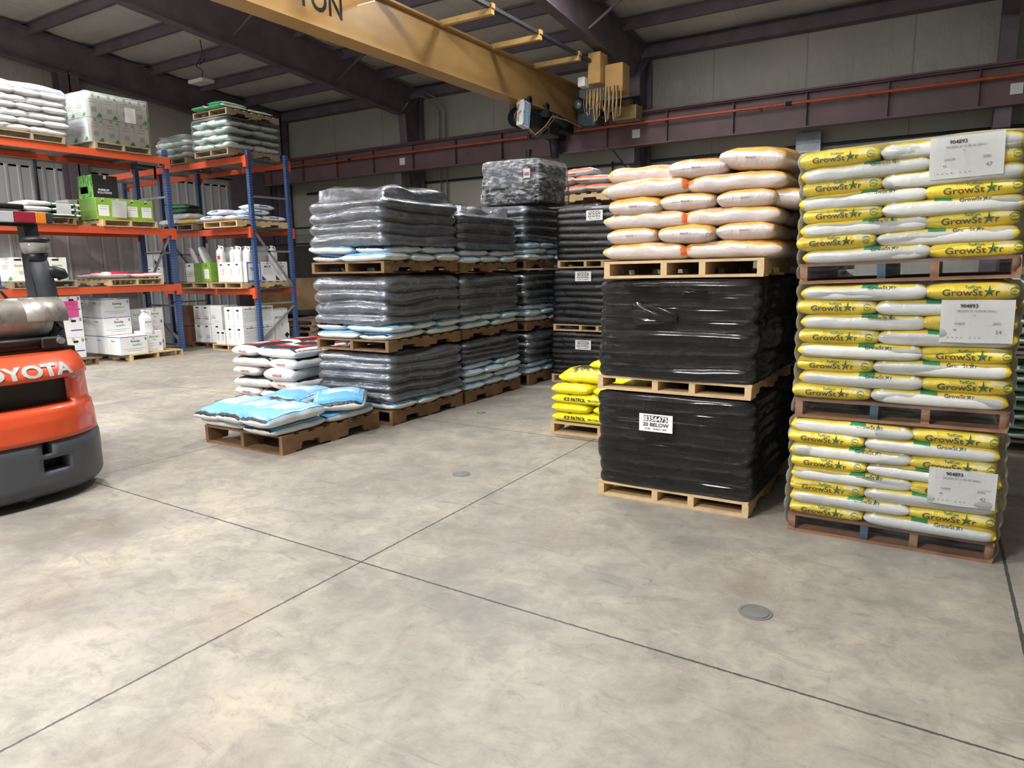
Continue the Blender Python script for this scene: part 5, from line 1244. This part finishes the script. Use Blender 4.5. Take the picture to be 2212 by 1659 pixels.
# floor below
pallet((-12.26, 9.63, 0), 'pine', 0, 'pale pallet on the floor under the cartons at the rack end', None, w=.98)
FD = [('hole', '-y', .5, .83, .085, .034), ('vtext', '-y', '2 x 2.5', .5, .5, .03, M['ink'])]
FX = [('text', '+x', 'McQUADE 4.2', .5, .88, .034, M['ink']), ('lines', '+x', .5, .5, .8, .5, 8, M['ink'])]
for k in range(2):
    za = .122+.375*k; zb = za+.372; r = ('lower', 'upper')[k]
    carton(-12.33, -12.06, 9.04, 9.42, za, zb, M['boxw'], 'white carton with hand hole, %s, second column from rack post' % r, FD)
    carton(-12.05, -11.78, 9.04, 9.42, za, zb, M['boxw'], 'white carton with printed side, %s, nearest the rack post' % r, FD+FX)
    carton(-12.05, -11.78, 9.43, 9.80, za, zb, M['boxw'], 'white carton with printed side, %s, directly behind rack post' % r, FX)
carton(-12.05, -11.78, 9.82, 10.18, .122, .49, M['boxw'], 'white carton with black diamond mark at the rack end, lower', [('poly', '+x', [(.62, .35), (.8, .5), (.98, .35), (.8, .15)], M['ink'], 'diamond_mark'), ('lines', '+x', .3, .5, .4, .4, 5, M['greenp'])])
carton(-12.05, -11.80, 9.82, 10.18, .492, .80, M['boxw'], 'open topped white carton with brown stain at the rack end', [('text', '+x', 'PROTOX', .45, .4, .05, M['ink']), ('poly', '+z', [(.2, .2), (.8, .3), (.7, .7), (.3, .6)], M['boxb'], 'brown_stain')], flap=False)
for i in range(2):
    carton(-12.64+.145*i, -12.50+.145*i, 9.04, 9.19, .122, .40, M['boxw'], 'small white carton with hand hole on the floor pallet, %s one' % ('left', 'right')[i], FD)
pallet((-13.20, 9.82, 0), 'brownwood', 0, 'brown pallet under the red striped white cartons below end rack', None, h=.11)
RD = [('hole', '-y', .5, .88, .085, .03), ('panel', '-y', .6, .40, .5, .02, M['redp'], 'red_stripe'), ('text', '-y', 'Lontrel', .6, .30, .03, M['ink'])]
for i in range(2):
    for k in range(2):
        carton(-13.58+.27*i, -13.32+.27*i, 9.22, 9.62, .112+.385*k, .112+.385*k+.38, M['boxw'], 'white carton with thin red stripe, %s row, %s column' % (('lower', 'upper')[k], ('left', 'right')[i]), RD)
carton(-13.03, -12.66, 9.22, 9.62, .112, .495, M['boxw'], 'wider white carton right of the red striped ones, lower', RD)
carton(-13.03, -12.66, 9.22, 9.62, .497, .88, M['boxw'], 'wider white carton right of the red striped ones, upper', [('panel', '-y', .25, .45, .35, .02, M['redp'], 'red_stripe'), ('text', '-y', 'Lontrel', .28, .36, .03, M['ink']), ('lines', '-y', .6, .15, .5, .02, 1, M['ink'])])
for k in range(2):
    carton(-14.12, -13.78, 9.2, 9.55, .01+.43*k, .43+.43*k, M['boxb'], 'brown cardboard carton left of red striped cartons, %s' % ('lower', 'upper')[k])
for i in range(4): pallet((-12.3, 11.3, .0+.125*i), 'greywood', .05*i, 'weathered empty pallet, %s of the four stacked behind end rack' % ('lowest', 'second', 'third', 'topmost')[i])
for i in range(3): pallet((-13.6, 12.2+.0*i, .7+.14*i) if False else (-13.75, 11.4, .0+.125*i), 'greywood', .08*i, 'weathered empty pallet, %s of three stacked farther left behind rack' % ('lowest', 'middle', 'topmost')[i])
# ================================================================ forklift (rear end, faces +x)
M['fkorange'] = worn('forklift_orange', 'd4502c', '9a7b66', .32, .72, 5, .35); M['fkgrey'] = worn('forklift_grey', '4a4d54', 'b4b4b0', .45, .69, 9, .1)
FK = empty('forklift', (-5.9, 2.19, 0), 0, 'orange and grey forklift seen from behind with worn white maker lettering', 'forklift')
PI_ = Matrix.Translation((5.9, -2.1, 0))
def fb(mb, name, m, smooth=False, par=FK):
    o = mb.build(name, m, par, smooth); o.matrix_parent_inverse = PI_ if par is FK else Matrix.Identity(4); return o
yc = 2.10
def rear_x(y, z):
    """rear face: bowed in plan, leaning slightly forward toward the top"""
    u = abs(y-yc)/.66
    return -5.20 - .30*u**3.2 - .10*max(0, z-.42)*1.2 - .22*max(0, (z-.86)/.2)**2
def shell(zs, half, front, name, m, hole=None, inset=0):
    bm = bmesh.new(); n = 36; rows = []
    ysr = [yc-half+2*half*i/n for i in range(n+1)]
    for z in zs:
        row = [bm.verts.new((rear_x(y, z)-inset(z) if callable(inset) else rear_x(y, z)-inset, y, z)) for y in ysr]
        row = [bm.verts.new((front, ysr[0], z))]+row+[bm.verts.new((front, ysr[-1], z))]
        rows.append(row)
    for j in range(len(rows)-1):
        for i in range(len(rows[0])-1):
            if hole:
                yy = (rows[j][i].co.y+rows[j][i+1].co.y)/2; zz = (rows[j][i].co.z+rows[j+1][i].co.z)/2
                if any(a < yy < b and c < zz < d and i > 0 for a, b, c, d in hole): continue
            bm.faces.new([rows[j][i], rows[j][i+1], rows[j+1][i+1], rows[j+1][i]]).smooth = True
    bm.faces.new(rows[0][::-1]); bm.faces.new(rows[-1])
    bmesh.ops.recalc_face_normals(bm, faces=bm.faces)
    # give the openings depth
    be = [e for e in bm.edges if e.is_boundary]
    if be and hole:
        ex = bmesh.ops.extrude_edge_only(bm, edges=be)
        for v in [q for q in ex['geom'] if isinstance(q, bmesh.types.BMVert)]: v.co.x -= .12
    o = bm_obj(bm, name, m, FK); o.matrix_parent_inverse = PI_; return o
zz = [.44, .47, .50, .53, .56, .59, .62, .65, .665, .70, .73, .76, .79, .82, .845, .86, .89, .92, .95, .97, .99, 1.005, 1.015]
shell(zz, .62, -6.6, 'counterweight', M['fkorange'], hole=[(1.62, 2.50, .66, .845)], inset=lambda z: (0 if z < .62 else .012) + (.035 if .655 < z < .85 else 0))
zz = [.06, .08, .12, .16, .20, .23, .26, .29, .32, .35, .38, .41, .435, .44]
shell(zz, .66, -6.6, 'bumper', M['fkgrey'], hole=[(2.20, 2.38, .235, .325), (2.20, 2.30, .355, .45)], inset=lambda z: (.10-z)*1.2 if z < .10 else (0 if z < .40 else (z-.40)*.6))
fb(MB().box(-5.50, -5.42, 1.6, 2.52, .64, .86), 'grille_backing', M['black'])
fb(MB().box(-5.55, -5.38, 2.15, 2.44, .2, .46), 'recess_backing', M['black'])
fb(MB().tube([(-5.30, 2.25, .33), (-5.30, 2.25, .42)], .018, 12), 'tow_pin', M['darkgrey'])
fb(MB().tube([(-5.5, 2.12, .085), (-5.255, 2.12, .085)], .045, 16), 'jack_pocket', M['black'])
def on_rear(a, b, e=0): return Vector((rear_x(a, b)-.012+.006+e, a, b))
bm = bmesh.new(); lay(bm, 'TOYOTA', .085, lambda a, b: on_rear(2.19+a, .915+b), bold=.035, width=.70, sub=2)
o = bm_obj(bm, 'lettering', worn('worn_white_letter', 'adafaf', 'c05a3c', .5, .66, 14)); o.parent = FK; o.matrix_parent_inverse = PI_
md = o.modifiers.new('thickness', 'SOLIDIFY'); md.thickness = .006; md.offset = 0
fb(MB().box(-6.6, -5.6, 1.5, 2.70, 1.0, 1.04), 'hood', M['black'])
for y in (1.58, 2.62):
    fb(MB().tube([(-6.35, y-.1, .27), (-6.35, y+.06, .27)], .24, 28).bevel(.01, 1), 'rear_wheel', M['black'])
    fb(MB().tube([(-7.6, y-.12, .3), (-7.6, y+.08, .3)], .30, 28), 'front_wheel', M['black'])
fb(MB().box(-7.9, -6.6, 1.55, 2.65, .15, .8).bevel(.03, 2), 'body', M['fkorange'])
fb(MB().box(-8.0, -7.9, 1.5, 2.7, .1, 2.1), 'mast_carriage', M['black'])
# guard posts, roof, tail lamp bar
for y0, y1, t0 in ((2.64, 2.66, 1), (1.54, 1.50, 0)):
    fb(MB().bar((-5.95, y0+.02, 1.02), (-6.05, y1+.03, 1.80), .10, .12, (1, 0, 0)).bevel(.012, 2), 'guard_post', M['darkgrey'])
    fb(MB().bar((-6.05, y1+.03, 1.80), (-6.08, y1+.03, 2.02), .10, .10, (1, 0, 0)), 'guard_post_top', M['darkgrey'])
fb(MB().box(-7.6, -6.05, 1.50, 2.68, 2.06, 2.10).bevel(.01, 1), 'overhead_guard', M['black'])
fb(MB().box(-6.08, -5.98, 1.55, 2.72, 1.93, 1.97), 'guard_crossbar', M['black'])
TL = fb(MB().box(-5.98, -5.90, 1.6, 2.80, 1.95, 2.035).bevel(.018, 3), 'tail_lamp_bar', M['darkgrey'])
for y0, y1, n_, c in ((2.36, 2.525, 'clear_lens', 'b9bcc0'), (2.53, 2.67, 'red_lens', '9c1f35'), (2.672, 2.745, 'amber_lens', 'e8872a')):
    fb(MB().box(-5.92, -5.885, y0, y1, 1.952, 2.03).bevel(.006, 2), n_, simple(n_, c, .2, coat=.6), par=TL)
for o in TL.children: o.matrix_parent_inverse = Matrix.Identity(4)
# intake snorkel with clear bowl and rubber elbow
t = NT('clear_bowl'); t.set(Base_Color=(.75, .72, .66), Roughness=.12, Transmission_Weight=.75, IOR=1.3); M['bowl'] = t.m
cx_, cy_ = -5.85, 2.64
fb(MB().tube([(cx_, cy_-.01, 1.72), (cx_, cy_-.012, 1.735), (cx_, cy_-.012, 1.80), (cx_, cy_-.012, 1.815)], [.055, .088, .096, .07], 28), 'precleaner_bowl', M['bowl'], True)
fb(MB().tube([(cx_, cy_-.012, 1.812), (cx_, cy_-.012, 1.835), (cx_, cy_-.012, 1.85)], [.10, .098, .06], 28), 'precleaner_cap', M['black'], True)
fb(MB().tube([(cx_, cy_-.012, 1.73), (cx_, cy_-.012, 1.80)], .045, 16), 'spin_core', M['galv'], True)
fb(MB().tube([(cx_, cy_-.01, 1.725), (cx_, cy_-.008, 1.67)], [.075, .06], 20), 'collar', M['black'], True)
fb(MB().tube([(cx_, cy_-.008, 1.70), (cx_-.01, cy_+.03, 1.50), (cx_-.02, cy_+.05, 1.34), (cx_-.02, cy_+.06, 1.15), (cx_-.02, cy_+.07, 1.0)], [.058, .066, .068, .068, .068], 20), 'intake_pipe', simple('dull_black_rubber', '33353b', .6), True)
fb(MB().tube([(cx_, cy_+.02, 1.60), (cx_+.02, cy_+.09, 1.585), (cx_+.02, cy_+.135, 1.575), (cx_+.02, cy_+.15, 1.54)], [.045, .047, .046, .04], 16), 'rubber_elbow', M['black'], True)
# gas cylinder on its bracket
t = NT('worn_cylinder'); n = t.noise(t.coord((1, 1, 1)), 9, 7, .7); n2 = t.noise(t.coord((1, 1, 1)), 2.4, 4)
t.set(Base_Color=t.mix(t.ramp(n, [(.50, (0,0,0)), (.72, (.8,.8,.8))]), t.ramp(n2, [(.3, '7f7b74'), (.7, 'b3afa6')]), '5c5146'), Metallic=.55, Roughness=.42); t.bump(n, .2, .004); M['cyl'] = t.m
GC = empty('gas_cylinder', (-5.75, 2.37, 1.255), 0, 'worn silver gas cylinder lying across the back of the forklift', 'gas cylinder')
r = .150
MB().tube([(0, -.62, 0), (0, -.55, 0), (0, .22, 0), (0, .28, 0), (0, .315, 0), (0, .325, 0)], [r*.7, r, r, r*.93, r*.72, r*.4], 36).build('tank', M['cyl'], GC, True)
cm = MB().tube([(0, .12, 0), (0, .40, 0)], r*1.005, 36, caps=False); bmc = cm.bm
for f in [f for f in bmc.faces if (lambda c: (c.x > .02 and c.z < -.03))(f.calc_center_median())]: bmc.faces.remove(f)
cc = cm.build('collar_guard', M['cyl'], GC, True); s_ = cc.modifiers.new('t', 'SOLIDIFY'); s_.thickness = .006
MB().tube([(0, .30, -.03), (0, .40, -.03)], .035, 12).build('valve', M['darkgrey'], GC, True)
MB().tube([(.02, .36, -.03), (.08, .38, -.09), (.06, .30, -.16), (.02, .15, -.2)], .014, 8).build('hose', M['black'], GC, True)
MB().tube([(-.02, -.05, .15), (-.02, -.02, .20), (-.02, .05, .20), (-.02, .08, .15)], .012, 8).build('carry_loop', M['darkgrey'], GC, True)
for y in (-.18,):
    cs = MB(); pts = [((r+.006)*math.cos(a), (r+.006)*math.sin(a)) for a in [R_(-60+20*i) for i in range(13)]]
    for a, b in zip(pts, pts[1:]): cs.bar((a[0], y, a[1]), (b[0], y, b[1]), .07, .006, (a[0], 0, a[1]))
    cs.build('strap', M['galv'], GC)
    MB().box(r-.015, r+.03, y-.03, y+.03, -.24, -.10).bevel(.008, 1).build('latch', M['darkgrey'], GC)
fb(MB().tube([(-5.60, 1.7, 1.095), (-5.60, 2.56, 1.095)], .028, 12), 'cylinder_cradle', M['black'], True)
fb(MB().tube([(-5.88, 1.7, 1.09), (-5.88, 2.56, 1.09)], .028, 12), 'cylinder_cradle', M['black'], True)
fb(MB().box(-5.92, -5.56, 2.46, 2.60, 1.04, 1.12).bevel(.01, 1), 'cradle_bracket', M['black'])
fb(MB().tube([(-5.56, 2.58, 1.09), (-5.53, 2.58, 1.09)], .025, 14), 'pivot_bolt', M['galv'])
fb(MB().box(-5.70, -5.60, 1.7, 2.46, 1.035, 1.06), 'cradle_plate', M['black'])
fb(MB().box(-5.80, -5.72, 2.60, 2.63, 1.1, 1.38), 'stop_bar', M['black'])
